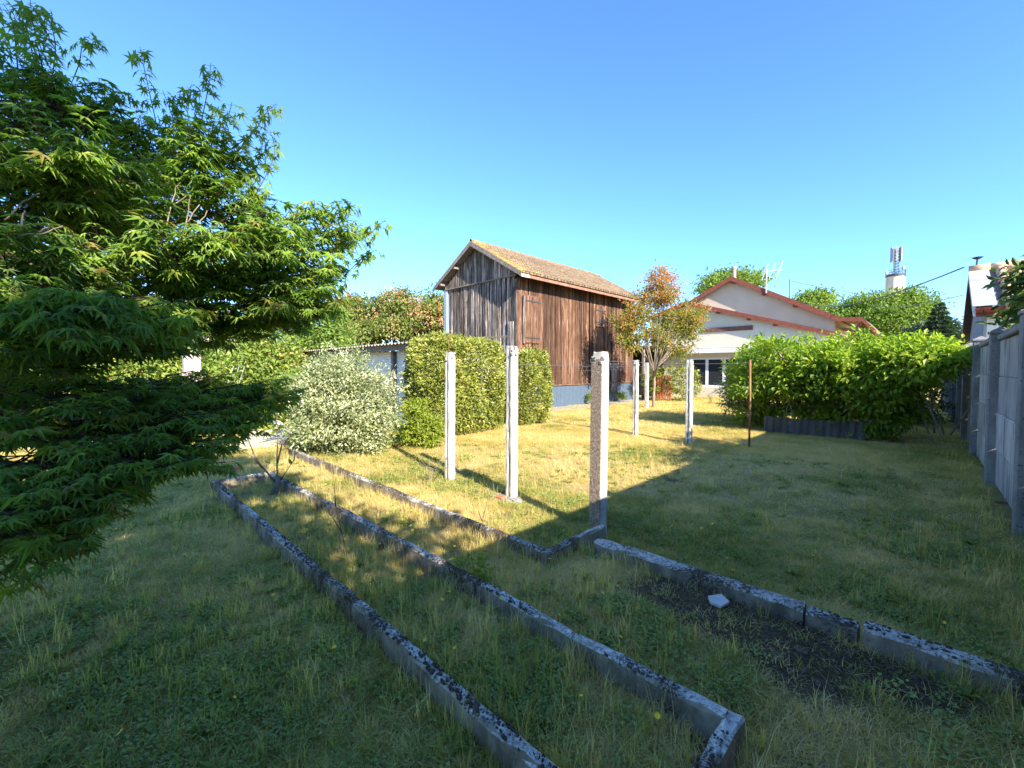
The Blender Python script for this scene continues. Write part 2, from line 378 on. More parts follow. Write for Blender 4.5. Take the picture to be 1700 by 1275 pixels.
zz = gz(gx, gy) * np.exp(-np.maximum(0, np.hypot(gx, gy) - 40) / 30)
V = np.stack([gx.ravel(), gy.ravel(), zz.ravel()], 1)
idx = np.arange(nx * ny).reshape(nx, ny)
Tq = np.stack([idx[:-1, :-1].ravel(), idx[1:, :-1].ravel(), idx[1:, 1:].ravel(), idx[:-1, 1:].ravel()], 1)
m, nt, b = newmat('lawn_ground')
def attr(nm):
    a = nt.nodes.new('ShaderNodeAttribute'); a.attribute_name = nm; return a.outputs['Fac']
f = math_(nt, 'ADD', math_(nt, 'MULTIPLY', attr('dry'), .75), math_(nt, 'MULTIPLY', math_(nt, 'SUBTRACT', noise(nt, 55, (1, 1, 1), 8, .85), .5), 2.0), True)
c = ramp(nt, f, [(0, (.20, .19, .055)), (.3, (.36, .31, .09)), (.6, (.56, .43, .18)), (1, (.70, .54, .31))])
c = mixc(nt, attr('soil'), c, ramp(nt, noise(nt, 45, (1, 1, 1), 6, .8), [(.35, (.05, .032, .02)), (.55, (.14, .09, .06)), (.72, (.36, .26, .17))]))
c = mixc(nt, attr('path'), c, ramp(nt, noise(nt, 12, (1, 1, 1), 6, .75), [(.3, (.34, .28, .2)), (.7, (.58, .52, .41))]))
nt.links.new(c, b.inputs['Base Color']); b.inputs['Roughness'].default_value = .95; b.inputs['Specular IOR Level'].default_value = .1
thatch = ramp(nt, noise(nt, 95, (1, 1, 1), 6, .85), [(.42, (.42, .38, .32)), (.56, (1.1, 1.08, 1.0))])
c = mixc(nt, .7, c, thatch, 'MULTIPLY'); nt.links.new(c, b.inputs['Base Color'])
bump(nt, b, noise(nt, 60, (1, 1, 1), 6, .8), 1.0, .04)
M['ground'] = m
me = np_mesh('lawn', V, Tq, m, {'dry': ('POINT', 'FLOAT', dry(gx, gy).astype(np.float32)), 'soil': ('POINT', 'FLOAT', soilmask(gx, gy).astype(np.float32)),
     'path': ('POINT', 'FLOAT', pathmask(gx, gy).astype(np.float32))}, smooth=True)
tag(link('ground', me), kind='structure')

# ---------------------------------------------------------------- foliage tools
def unit(a): return a / np.maximum(np.linalg.norm(a, axis=1, keepdims=True), 1e-6)
def leaf_arrays(P, Tdir, N, S, shape='oval', width=.42, fold=.22, tone=None):
    """one leaf per row: P base, Tdir tip direction, N up normal, S length"""
    Tdir = unit(Tdir); B = unit(np.cross(Tdir, N)); N = unit(np.cross(B, Tdir)); n = len(P)
    if shape == 'oval':
        tpl = np.array([(0, 0, 0), (-.5 * width, .45, fold * width), (0, 1, -.08), (.5 * width, .45, fold * width)])
        tri = np.array([(0, 2, 1), (0, 3, 2)])
    elif shape == 'blade6':
        w = width
        tpl = np.array([(0, 0, 0), (-.42 * w, .3, fold * w), (-.36 * w, .68, fold * w * .8), (0, 1, -.16), (.36 * w, .68, fold * w * .8), (.42 * w, .3, fold * w), (0, .5, -.03)])
        tri = np.array([(0, 6, 1), (1, 6, 2), (2, 6, 3), (3, 6, 4), (4, 6, 5), (5, 6, 0)])
    elif shape == 'maple':
        angs = [-128, -82, -42, 0, 42, 82, 128]; ls = [.42, .72, .93, 1.05, .93, .72, .42]
        pts = [(0, 0, 0)]
        for k, (a, l) in enumerate(zip(angs, ls)):
            a = radians(a)
            if k == 0: pts.append((sin(a - .35) * .1, cos(a - .35) * .1, 0))
            pts.append((sin(a) * l, cos(a) * l, -.30 * l * l))
            an = radians((angs[k] + angs[k + 1]) / 2) if k < 6 else radians(128) + .35
            rv = .30 if k < 6 else .1
            pts.append((sin(an) * rv, cos(an) * rv, .03))
        # put the petiole attachment at origin, blade centre slightly ahead
        tpl = np.array(pts) * np.array([.62, .62, .62]) + np.array([0, .2, 0]); tpl[0] = (0, .2, .0)
        tri = []
        for k in range(7): tri += [(0, 2 * k + 1, 2 * k + 2), (0, 2 * k + 2, 2 * k + 3)]
        tri = np.array(tri)
    elif shape == 'tri':
        tpl = np.array([(-.5 * width, 0, 0), (.5 * width, 0, 0), (0, 1, 0)]); tri = np.array([(0, 1, 2)])
    k = len(tpl)
    Vv = P[:, None, :] + S[:, None, None] * (tpl[None, :, 0:1] * B[:, None, :] + tpl[None, :, 1:2] * Tdir[:, None, :] + tpl[None, :, 2:3] * N[:, None, :])
    Tt = (np.arange(n) * k)[:, None, None] + tri[None]
    tn = np.repeat(tone if tone is not None else rng.random(n), k)
    return Vv.reshape(-1, 3), Tt.reshape(-1, 3), tn
def leaf_object(name, parts, mat, parent=None, kind='stuff'):
    Vs, Ts, Ns = [], [], []; o = 0
    for v, t, tn in parts: Vs.append(v); Ts.append(t + o); Ns.append(tn); o += len(v)
    Vs = np.concatenate(Vs)
    if parent is not None: Vs = Vs - np.array(wloc(parent))
    me = np_mesh(name, Vs, np.concatenate(Ts), mat, {'tone': ('POINT', 'FLOAT', np.concatenate(Ns).astype(np.float32))})
    ob = link(name, me, parent)
    if kind: ob['kind'] = kind
    return ob
def crown_points(ells, total, clump=.22, shell=.55, cs=None):
    """leaf positions gathered in sprays through a set of ellipsoids; returns P, outward, clump tone, clump centres"""
    vol = np.array([e[1][0] * e[1][1] * e[1][2] for e in ells]) ** .72; vol = vol / vol.sum()
    Ps, Os, Ts, Cs = [], [], [], []
    for (c_, r_), w in zip(ells, vol):
        n = int(total * w); r_ = np.array(r_, float); c_ = np.array(c_, float)
        k = max(6, int(n / 45)) if cs is None else max(4, int(cs * w))
        d = unit(rng.normal(size=(k, 3))); rad = (shell + (1 - shell) * rng.random(k)) * (1 + .16 * rng.normal(size=k))
        cc = c_ + d * r_ * rad[:, None]
        ii = rng.integers(0, k, n)
        p = cc[ii] + rng.normal(size=(n, 3)) * clump * np.array([1, 1, .6])
        o = unit((p - c_) / r_ ** 2)
        Ps.append(p); Os.append(o); Ts.append(rng.random(k)[ii]); Cs.append(cc)
    return np.concatenate(Ps), np.concatenate(Os), np.concatenate(Ts), Cs
def foliage(name, ells, total, size, mat, parent=None, clump=.22, shell=.55, droop=.2, shape='oval', width=.45, up=.5, tonefn=None, kind='stuff', zmin=None, void=None):
    P, O, Tc, Cs = crown_points(ells, total, clump, shell)
    if zmin is not None:
        k = P[:, 2] > zmin; P, O, Tc = P[k], O[k], Tc[k]
    if void is not None:
        k = ~void(P); P, O, Tc = P[k], O[k], Tc[k]
    n = len(P); rnd = rng.normal(size=(n, 3))
    Td = unit(O * .7 + rnd * .6 + np.array([0, 0, -droop])); N = unit(O * .55 + np.array([0, 0, up]) + rng.normal(size=(n, 3)) * .45)
    S = size * (.65 + .7 * rng.random(n))
    tone = np.clip(Tc * .55 + rng.random(n) * .45, 0, 1)
    if tonefn is not None: tone = np.clip(tonefn(P, tone), 0, 1)
    ob = leaf_object(name, [leaf_arrays(P, Td, N, S, shape, width, tone=tone)], mat, parent, kind)
    return ob, Cs
def limbs(name, base, ells, Cs, r0, mat, parent, top=None, fork=.45, per=7):
    mb = MB(); base = Vector(base)
    top = Vector(top) if top else Vector((base.x, base.y, base.z + fork * max(e[0][2] for e in ells)))
    pts = [base.lerp(top, t) + Vector((R.uniform(-1, 1), R.uniform(-1, 1), 0)) * r0 * .6 * sin(pi * t) for t in (0, .3, .6, 1)]
    mb.tube([pts[0] - Vector((0, 0, .05))] + pts[1:], [r0 * 1.25, r0, r0 * .9, r0 * .75], 8)
    tr = mb.build('trunk', mat, parent, smooth=True)
    mb = MB()
    for (c_, r_), cc in zip(ells, Cs):
        c_ = Vector(c_); m_ = top.lerp(c_, .5) + Vector((R.uniform(-.1, .1), R.uniform(-.1, .1), R.uniform(-.1, .1))) * r_[0]
        mb.tube([top - Vector((0, 0, r0)), m_, c_], [r0 * .55, r0 * .38, r0 * .22], 6)
        for q in cc[:per]:
            q = Vector(q); mb.tube([m_.lerp(c_, R.random()), q.lerp(c_, .45) + Vector((0, 0, R.uniform(-.05, .1))), q], [r0 * .2, r0 * .12, r0 * .05], 4)
    mb.build(name, mat, parent, smooth=True)
    return tr

# ---------------------------------------------------------------- concrete garden wall at the right
WD = Vector((1, .0198, 0)).normalized()
def wallp(x, off=0, z=0): return Vector((x, -.56 + .0198 * (x - 6.43) + off, z))
wall = empty('concrete_wall', wallp(6, -.1), 'grey precast concrete slab wall with capped posts along the lawn', 'wall')
WPX = [-3.9, -1.4, 1.2, 3.8, 6.43, 9.05, 11.7, 14.0, 16.3, 18.6, 20.9, 23.2, 25.5, 27.8]
slab_mb = None
for i, x in enumerate(WPX):
    p = wallp(x); mb = MB()
    h = 2.17 + R.uniform(-.02, .02); w = .085
    mb.cbox(p.x - w, p.x + w, p.y - .2, p.y + .0, -.1, h - .06, .012)
    zc = h - .06                                     # overhanging cap, then a low pyramid
    mb.cbox(p.x - w - .015, p.x + w + .015, p.y - .215, p.y + .015, zc, zc + .04, .008)
    mb.add([(p.x - w, p.y - .2, zc + .04), (p.x + w, p.y - .2, zc + .04), (p.x + w, p.y, zc + .04), (p.x - w, p.y, zc + .04), (p.x, p.y - .1, zc + .10)],
           [(0, 1, 4), (1, 2, 4), (2, 3, 4), (3, 0, 4)])
    mb.build('post', M['wall_post'], wall)
    if i + 1 < len(WPX):
        q = wallp(WPX[i + 1]); L = q.x - p.x - 2 * w - .012
        if slab_mb is None:
            mb = MB(); mb.cbox(0, 1, -.05, 0, 0, .497, .012); o = mb.build('slab', M['wall_slab'], wall)
            # local coordinates of the shared mesh start at the slab's corner
            for vtx in o.data.vertices: vtx.co = vtx.co + wloc(wall)
            slab_mb = o.data; first = o
        for k in range(4):
            o = first if (i == 0 and k == 0) else link('slab', slab_mb, wall)
            o.location = Vector((p.x + w + .006, p.y - .085 + R.uniform(-.008, .006), .5 * k - .0)) - wloc(wall); o.scale = (L, 1, 1)
            o.rotation_euler.z = atan2(.0198, 1)
        mb = MB(); y0 = p.y - .175; mb.cbox(p.x + w + .004, q.x - w - .004, y0, y0 + .16, 2.0, 2.075, .012)
        for k in range(0): pass
        mb.build('coping', M['wall_post'], wall)

# ---------------------------------------------------------------- raised bed borders
def rough_bar(p, q, w, z1, z0=-.06, seg=.09, jit=.007):
    p = Vector((p[0], p[1], 0)); q = Vector((q[0], q[1], 0)); L = (q - p).length; n = max(2, int(L / seg)); d = (q - p).normalized(); s = Vector((-d.y, d.x, 0))
    b = .014; prof = [(-w / 2, z0), (-w / 2, (z0 + z1) / 2), (-w / 2, z1 - b), (-w / 2 + b, z1), (0, z1 + .002), (w / 2 - b, z1), (w / 2, z1 - b), (w / 2, (z0 + z1) / 2), (w / 2, z0)]
    vs_ = []; fs = []; m_ = len(prof)
    for i in range(n + 1):
        c_ = p + d * (L * i / n)
        wob = .012 * (float(fbm(c_.x * .9 + 3, c_.y * .9, 2)) - .5); wz = .02 * (float(fbm(c_.x * 1.3, c_.y * 1.3 + 7, 2)) - .5)
        for a, z in prof:
            k = 1 if z > z0 + .01 else 0
            vs_.append(c_ + s * (a + wob + R.uniform(-jit, jit) * k) + Vector((0, 0, z + (wz + R.uniform(-jit, jit)) * k)))
    for i in range(n):
        for k in range(m_ - 1): fs.append((i * m_ + k, i * m_ + k + 1, (i + 1) * m_ + k + 1, (i + 1) * m_ + k))
    fs.append(tuple(range(m_))); fs.append(tuple(n * m_ + k for k in range(m_ - 1, -1, -1)))
    return vs_, fs
def moss_pads(p, q, w, z, n, rmin=.004, rmax=.014):
    mb = MB(); p = Vector((p[0], p[1], 0)); q = Vector((q[0], q[1], 0)); d = (q - p).normalized(); s = Vector((-d.y, d.x, 0))
    for i in range(n):
        t = R.random(); c_ = p.lerp(q, t)
        if float(fbm(c_.x * 2.1 + 9, c_.y * 2.1, 2)) < R.uniform(.35, .62): continue
        c_ += s * R.uniform(-w / 2 + .008, w / 2 - .005); rr = R.uniform(rmin, rmax); el = R.uniform(1, 2.0); a0 = R.uniform(0, 6.3); hh = R.uniform(.0005, .0045)
        ring = []; ring2 = []
        for k in range(7):
            t_ = 2 * pi * k / 7; rk = rr * R.uniform(.75, 1.15)
            v_ = d * (cos(t_) * rk * el * cos(a0)) + s * (sin(t_) * rk * .8)
            ring.append(c_ + v_ + Vector((0, 0, z - .008))); ring2.append(c_ + v_ * .62 + Vector((0, 0, z + hh)))
        mb.add(ring + ring2 + [c_ + Vector((0, 0, z + hh * 1.25))], [(k, (k + 1) % 7, (k + 1) % 7 + 7, k + 7) for k in range(7)] + [(k + 7, (k + 1) % 7 + 7, 14) for k in range(7)])
    return mb
def border(name, label, segs, w, z1, moss=130):
    p0 = segs[0][0]; root = empty(name, (p0[0], p0[1], 0), label, 'garden edging')
    for k, (p, q) in enumerate(segs):
        mb = MB(); mb.add(*rough_bar(p, q, w, z1)); mb.build('edging_slab', M['border'], root, smooth=False)
        L = (Vector(p) - Vector(q)).length
        o = moss_pads(p, q, w, z1, int(moss * L)).build('moss', M['moss'], root, smooth=True); o['kind'] = 'stuff'
    return root
W = .066; ZT = .2
border('planter_border', 'long narrow rectangular bed edging of lichened concrete, nearest the camera',
       [((1.12, .572), (1.12, 2.45)), ((1.12, 2.47), (1.115, 4.4)), ((1.115, 4.42), (1.11, 6.33)),
        ((1.80, .572), (1.80, 2.1)), ((1.80, 2.12), (1.785, 4.15)), ((1.785, 4.17), (1.73, 6.33)),
        ((1.08, .55), (1.836, .55)), ((1.06, 6.38), (1.78, 6.38))], W, ZT)
border('planter_border', 'crumbling concrete edging ending in a corner at the tallest bare post',
       [((2.5, 2.16), (2.5, 4.05)), ((2.5, 4.07), (2.52, 6.0)), ((2.52, 6.02), (2.55, 8.2)), ((2.455, 2.11), (3.27, 2.11))], W, ZT - .01)
rb = empty('planter_border', (2.95, 1.9, 0), 'cracked and tilted concrete edging running from the middle of the lawn to the right', 'garden edging')
for (p, q, z1) in [((2.93, 1.94), (2.97, .52), ZT), ((2.95, .50), (2.945, .27), ZT + .0), ((2.945, .245), (2.915, -.62), ZT + .03)]:
    mb = MB(); mb.add(*rough_bar(p, q, .115, z1)); mb.build('edging_slab', M['border'], rb)
    moss_pads(p, q, .11, z1, int(170 * (Vector(p) - Vector(q)).length) + 8).build('moss', M['moss'], rb, smooth=True)['kind'] = 'stuff'
mb = MB(); mb.add(*rough_bar((3.22, 1.78), (3.30, 1.28), .10, .045)); tag(mb.build('buried_slab', M['border']), 'half buried concrete strip in the grass beside the cracked edging', 'slab')

# ---------------------------------------------------------------- bare concrete trellis posts and wires
def concrete_post(base, h, label, w=.11, slots=True, lean=(0, 0), mat=None, both=False):
    root = empty('trellis_post', (base[0], base[1], 0), label, 'post', 'old concrete posts standing on the lawn')
    root.rotation_euler = (lean[0], lean[1], R.uniform(-.05, .05))
    x0, x1, y0, y1 = -w / 2, w / 2, -w / 2, w / 2
    mb = MB(); vs_ = []; fs = []
    # body: chamfered ring profile with a rectangular channel in the face towards -X, jittered along its height
    n = 26; sl = slots
    prof = [(x0, y0 + .008), (x0 + .008, y0), (x1 - .008, y0), (x1, y0 + .008), (x1, y1 - .008), (x1 - .008, y1), (x0 + .008, y1), (x0, y1 - .008)]
    if sl: prof += [(x0, y1 - w * .36), (x0 + .05, y1 - w * .36), (x0 + .05, y0 + w * .34), (x0, y0 + w * .34)]
    m_ = len(prof)
    for i in range(n + 1):
        z = -.1 + (h + .1) * i / n; top = i > n - 3
        for j, (x, y) in enumerate(prof):
            if sl and j in (9, 10) and (top or (i % 7 == 3)): x = x0 + .004
            jt = .003 if 0 < i < n else .006
            k = .86 if i == n else 1
            vs_.append((x * k + R.uniform(-jt, jt), y * k + R.uniform(-jt, jt), z + (R.uniform(-.006, .006) if i == n else 0)))
    for i in range(n):
        for k in range(m_): fs.append((i * m_ + k, i * m_ + (k + 1) % m_, (i + 1) * m_ + (k + 1) % m_, (i + 1) * m_ + k))
    fs.append(tuple(range(m_ - 1, -1, -1))); fs.append(tuple(n * m_ + k for k in range(m_)))
    mb.add(vs_, fs)
    me = bpy.data.meshes.new('shaft'); me.from_pydata(mb.v, [], mb.f); me.materials.append(mat or M['post']); me.update()
    link('shaft', me, root)
    # corroded rim crust near the top
    mb = MB()
    for k in range(7):
        a = R.uniform(0, 6.28); zz_ = h - R.uniform(0, .12); r_ = w * .5
        cx_, cy_ = max(-r_, min(r_, cos(a) * r_ * 1.3)), max(-r_, min(r_, sin(a) * r_ * 1.3)); s_ = R.uniform(.008, .018)
        mb.cbox(cx_ - s_, cx_ + s_, cy_ - s_, cy_ + s_, zz_ - s_ * 1.6, zz_ + s_ * .6, s_ * .35)
    me = bpy.data.meshes.new('crust'); me.from_pydata(mb.v, [], mb.f); me.materials.append(M['concrete']); me.update()
    link('crust', me, root)['kind'] = 'stuff'
    return root
PP = [(3.44, 2.27), (3.65, 3.65), (3.70, 4.98), (9.2, 5.05), (9.06, 3.72), (16.2, 8.4)]
concrete_post(PP[0], 1.76, 'tall concrete post with brown pebbly side at the corner of the edging', .12, False, (radians(.2), radians(.5)))
# its -X face is coarse and brown: a thin cast face of its own
pr = [o for o in C.objects if o.name == 'trellis_post'][0]
me = bpy.data.meshes.new('weathered_face'); mb = MB()
mb.cbox(-.070, -.058, -.062, .062, -.05, 1.70, .006); me.from_pydata(mb.v, [], mb.f); me.materials.append(M['post_brown']); me.update(); link('weathered_face', me, pr)
concrete_post(PP[1], 1.88, 'slotted concrete post standing in a broken footing, middle of the front three')
concrete_post(PP[2], 1.84, 'slotted concrete post in front of the clipped hedge, leftmost of the front three', lean=(0, radians(.6)))
concrete_post(PP[3], 1.81, 'slotted concrete post in front of the far end of the barn', .10)
concrete_post(PP[4], 1.80, 'slotted concrete post in front of the white windows', .115)
concrete_post(PP[5], 1.87, 'small concrete post beside the trunk of the reddish tree', .12, False)
mb = MB(); g = (9.45, 2.66)
mb.tube([(g[0], g[1], -.1), (g[0] + .01, g[1], .9), (g[0] - .01, g[1] + .01, 1.79)], .021, 8)
tag(mb.build('steel_stake', M['rust'], None, True), 'thin rusty steel pipe standing in the lawn before the big bush', 'stake')
# footing of the second post
ft = MB(); vs_ = []; c_ = Vector((PP[1][0], PP[1][1], 0))
for i, (rr, z) in enumerate([(.20, -.04), (.19, .03), (.15, .055)]):
    for k in range(10):
        a = 2 * pi * k / 10; e = rr * (1 + .18 * sin(3 * a + 1) + R.uniform(-.06, .06))
        vs_.append((c_.x - .05 + cos(a) * e * 1.0, c_.y + .02 + sin(a) * e * 1.15, z + R.uniform(-.006, .006)))
ft.add(vs_, [(i * 10 + k, i * 10 + (k + 1) % 10, (i + 1) * 10 + (k + 1) % 10, (i + 1) * 10 + k) for i in range(2) for k in range(10)] + [tuple(20 + k for k in range(10))])
o = ft.build('post_footing', M['concrete']); tag(o, 'broken round concrete footing at the base of the middle front post', 'footing')
mb = MB(); mb.cbox(c_.x - .20, c_.x - .12, c_.y - .02, c_.y + .10, .05, .075, .006); mb.build('brick_chip', M['brick'], o)
def wire(p, q, sag, label, r=.0022, name='wire', n=14, mat=None, group=None):
    p = Vector(p); q = Vector(q); pts = [p.lerp(q, t / n) - Vector((0, 0, 4 * sag * (t / n) * (1 - t / n))) for t in range(n + 1)]
    mb = MB(); mb.tube(pts, r, 4); return tag(mb.build(name, mat or M['wire'], None), label, 'wire', group)
wire((3.45, 2.26, 1.68), (9.45, 2.66, 1.74), .03, 'thin wire from the corner post to the rusty pipe')
wire((3.70, 3.65, 1.66), (9.06, 3.72, 1.7), .04, 'thin wire from the middle front post to the post before the windows')
wire((3.75, 4.98, 1.70), (9.2, 5.05, 1.72), .03, 'upper thin wire from the leftmost front post to the post before the barn')
wire((3.75, 4.98, 1.60), (9.2, 5.05, 1.63), .05, 'lower thin wire from the leftmost front post to the post before the barn')
# rusty wire loop on the left post
mb = MB(); mb.tube([(3.70, 4.98, 1.82), (3.70, 4.99, 2.0), (3.69, 4.96, 2.12)], .004, 4)
mb.tube([(3.70, 5.05, 2.08), (3.69, 4.90, 2.02), (3.72, 4.97, 2.10), (3.7, 5.03, 2.0)], .004, 4)
tag(mb.build('wire_tie', M['rust']), 'rusty bent wire sticking up from the leftmost front post', 'wire')

# ---------------------------------------------------------------- barn
BX0, BX1, BY0, BY1 = 11.73, 20.5, 11.46, 16.06; BYC = (BY0 + BY1) / 2
RZ = 6.86; SL = .585
barn = empty('wooden_barn', (BX0, BY0, 0), 'tall narrow barn of weathered planks with a clay tile roof', 'barn')
def roofz(y): return RZ - SL * abs(y - BYC)
mb = MB(); t = .05
mb.add([(BX0 + t, BY0 + t, 0), (BX1, BY0 + t, 0), (BX1, BY1 - t, 0), (BX0 + t, BY1 - t, 0),
        (BX0 + t, BY0 + t, roofz(BY0) - .12), (BX1, BY0 + t, roofz(BY0) - .12), (BX1, BY1 - t, roofz(BY0) - .12), (BX0 + t, BY1 - t, roofz(BY0) - .12),
        (BX0 + t, BYC, RZ - .12), (BX1, BYC, RZ - .12)],
       [(0, 1, 5, 4), (2, 3, 7, 6), (0, 4, 8, 7, 3), (1, 2, 6, 9, 5), (4, 5, 9, 8), (6, 7, 8, 9), (0, 3, 2, 1)])
mb.build('shade_backing', M['barn_dark'], barn)  # dark shell close behind the planks, paints the shade in their gaps
# shared plank meshes: unit height, unit width, slightly ragged
def plank_mesh(name, mat, axis_):
    me_v = []; b = .07; n = 5
    for i in range(n + 1):
        z = i / n; o = R.uniform(-.05, .05) if 0 < i < n else 0
        for (a, d_) in [(b + o, 0), (0 + o, .006), (0 + o, .026), (1 + o, .026), (1 + o, .006), (1 - b + o, 0)]:
            # d_ = depth behind the face
            zz_ = z + (R.uniform(-.006, .006) if i in (0, n) else 0)
            me_v.append((a, d_ * (1 if True else 1), zz_) if axis_ == 'x' else (d_, a, zz_))
    fs = []
    for i in range(n):
        for k in range(6): fs.append((i * 6 + k, i * 6 + (k + 1) % 6, (i + 1) * 6 + (k + 1) % 6, (i + 1) * 6 + k))
    fs.append(tuple(range(5, -1, -1))); fs.append(tuple(n * 6 + k for k in range(6)))
    me = bpy.data.meshes.new(name); me.from_pydata(me_v, [], fs); me.materials.append(mat); me.update(); return me
pmx = [plank_mesh('plank', M['plank_brown'], 'x') for _ in range(4)]
pmy = [plank_mesh('plank', M['plank_grey'], 'y') for _ in range(4)]
pmb = [plank_mesh('blue_board', M['blue'], 'x')]
def plank(me, x, y, z0, w, h, axis_, tilt=0, proud=0, name='plank'):
    o = link(name, me, barn)
    if axis_ == 'x': o.location = Vector((x, y - proud, z0)) - wloc(barn); o.scale = (w, 1, h); o.rotation_euler.y = tilt
    else: o.location = Vector((x - proud, y, z0)) - wloc(barn); o.scale = (1, w, h); o.rotation_euler.x = tilt
    return o
x = BX0 + .13
while x < BX1 - .05:
    w = R.uniform(.12, .20); top = roofz(BY0) - .05
    plank(R.choice(pmx), x, BY0, .93 + R.uniform(-.02, .02), w - R.uniform(.008, .028), top - .93, 'x', R.uniform(-.006, .006), R.uniform(0, .03))
    x += w
x = BX0 + .1
while x < BX1:
    w = .29; plank(pmb[0], x, BY0 - .004, -.05, w - .008, .975, 'x', 0, 0, 'blue_board'); x += w
mb = MB(); mb.beam((BX0 + .1, BY0 - .045, .925), (BX1, BY0 - .045, .925), .05, .04); mb.build('sill_batten', M['plank_brown'], barn)
y = BY0 + .12; LED = 5.2
while y < BY1 - .22:
    w = R.uniform(.09, .16); h = LED - .3
    z0 = .3 + R.uniform(-.03, .03)
    plank(R.choice(pmy), BX0, y, z0, w - R.uniform(.01, .035), LED - z0 + R.uniform(-.02, 0), 'y', R.uniform(-.006, .006), R.uniform(0, .03))
    y += w
y = BY0 + .02
while y < BY1 - .1:
    w = R.uniform(.14, .2); top = min(roofz(y), roofz(y + w)) - .10
    if top > LED + .1: plank(R.choice(pmy), BX0 - .035, y, LED - .03, w - R.uniform(.005, .02), top - LED + .03, 'y', R.uniform(-.004, .004), R.uniform(0, .015))
    y += w
# corner boards, patch board, blue metal trim
for (yy, xx, wd, z0, z1, mt, nm) in [(BY0 - .03, BX0 - .05, .15, 0, 5.05, 'plank_grey', 'corner_board'), (BY0 + .13, BX0 - .07, .30, 1.5, 3.45, 'plank_grey', 'patch_board')]:
    mb = MB(); mb.cbox(xx, xx + .03, yy, yy + wd, z0, z1, .004); mb.build(nm, M[mt], barn)
mb = MB(); mb.cbox(BX0 - .05, BX0 + .02, BY1 - .24, BY1 + .04, 0, LED - .02, .01)
mb.cbox(BX0 - .07, BX0 - .05, BY1 - .16, BY1 - .1, 0, LED - .02, .005); mb.build('metal_trim', plain('pale_blue_metal', (.36, .42, .50), .4, .2), barn)
mb = MB(); mb.cbox(BX0, BX0 + .13, BY0 - .03, BY0 - .0, 0, 5.12, .004); mb.build('corner_board', M['plank_brown'], barn)
mb = MB(); mb.beam((BX0 - .06, BY0 + 0, LED), (BX0 - .06, BY1, LED), .05, .04); mb.build('ledge', M['timber'], barn)
mb = MB(); mb.beam((BX0 - .10, BY1 - 2.3, 2.35), (BX0 - .10, BY1 + .2, 2.20), .09, .07); mb.build('white_rail', M['white'], barn)
# shutters on the long side
def shutter(x0, x1, z0, z1, ang, label, mat='plank_brown'):
    r_ = []
    hx = BY0 - .045
    n = max(2, int((x1 - x0) / .2))
    mb = MB(); mb.cbox(x0, x1, hx - .005, hx + .01, z0, z1, .003); s0 = mb.build('shutter', M[mat], barn)
    s0['label'] = label
    for k in range(n):
        a = x0 + (x1 - x0) * k / n; e = (x1 - x0) / n - .012
        mb = MB(); mb.cbox(a, a + e, hx - .03, hx - .008, z0 + R.uniform(0, .03), z1 - R.uniform(0, .03), .004); mb.build('board', M[mat], s0)
    for zz_ in (z0 + .22, z1 - .22):
        mb = MB(); mb.beam((x0 - .02, hx - .04, zz_), (x1 + .01, hx - .04, zz_), .02, .05); mb.build('hinge_strap', M['darkmetal'], s0)
shutter(12.12, 12.98, 2.62, 4.5, 0, 'closed plank loft shutter near the gable corner')
shutter(17.0, 17.75, 3.6, 4.6, 0, 'small plank shutter half hidden by the tree')
mb = MB(); mb.cbox(11.98, 12.10, BY0 - .10, BY0 - .055, 2.6, 4.45, .004); mb.build('leaning_board', M['plank_grey'], barn)
mb = MB(); mb.cbox(18.35, 18.85, BY0 - .06, BY0 - .035, .45, 1.85, .004); mb.cbox(18.15, 19.05, BY0 - .075, BY0 - .04, 1.62, 1.9, .004); mb.build('pale_door_board', M['plank_grey'], barn)
# roof: purlins, rafter ends, barge boards, fascia, tiles
def tiles_np(x0, x1, yr, zr, ye, slope, tw, tl, jit=.012, rise=.055, axis_='x'):
    """barrel tiles laid from the ridge (yr,zr) down to ye; x along the ridge"""
    sg = 1 if ye > yr else -1; L = abs(ye - yr) * sqrt(1 + slope ** 2); nr = int(L / tl) + 1; nc = int((x1 - x0) / tw)
    dy = sg / sqrt(1 + slope ** 2); dz = -slope / sqrt(1 + slope ** 2); ny_, nz_ = -sg * dz * 1, abs(dy)
    # outward normal of the slope
    nrm = np.array([0, sg * slope, 1]); nrm = nrm / np.linalg.norm(nrm)
    Vs, Fs, Tn = [], [], []; o = 0; K = 5
    for r_ in range(nr):
        for c in range(nc):
            cx = x0 + (c + .5) * tw + R.uniform(-jit, jit); s0 = r_ * tl + R.uniform(-jit, jit); s1 = min(L + .03, s0 + tl * 1.12)
            tone = R.random()
            for s_, lift, wd in ((s0, .012, .42), (s1, .034, .5)):
                for k in range(K):
                    a = pi * k / (K - 1); ox = -cos(a) * tw * wd; oz = sin(a) * rise + lift + (R.uniform(-.003, .003))
                    Vs.append((cx + ox, yr + dy * s_ + nrm[1] * oz, zr + dz * s_ + nrm[2] * oz))
            for k in range(K - 1): Fs.append((o + k, o + k + 1, o + K + k + 1, o + K + k))
            # front lip
            b0 = o + 2 * K
            Vs += [(cx - tw * .5, yr + dy * s1 + nrm[1] * .0, zr + dz * s1), (cx + tw * .5, yr + dy * s1, zr + dz * s1)]
            Fs.append((o + K, o + K + 2, b0 + 1, b0)); Fs.append((o + K + 2, o + 2 * K - 1, b0 + 1, b0 + 1)) if False else None
            o += 2 * K + 2
    return Vs, Fs
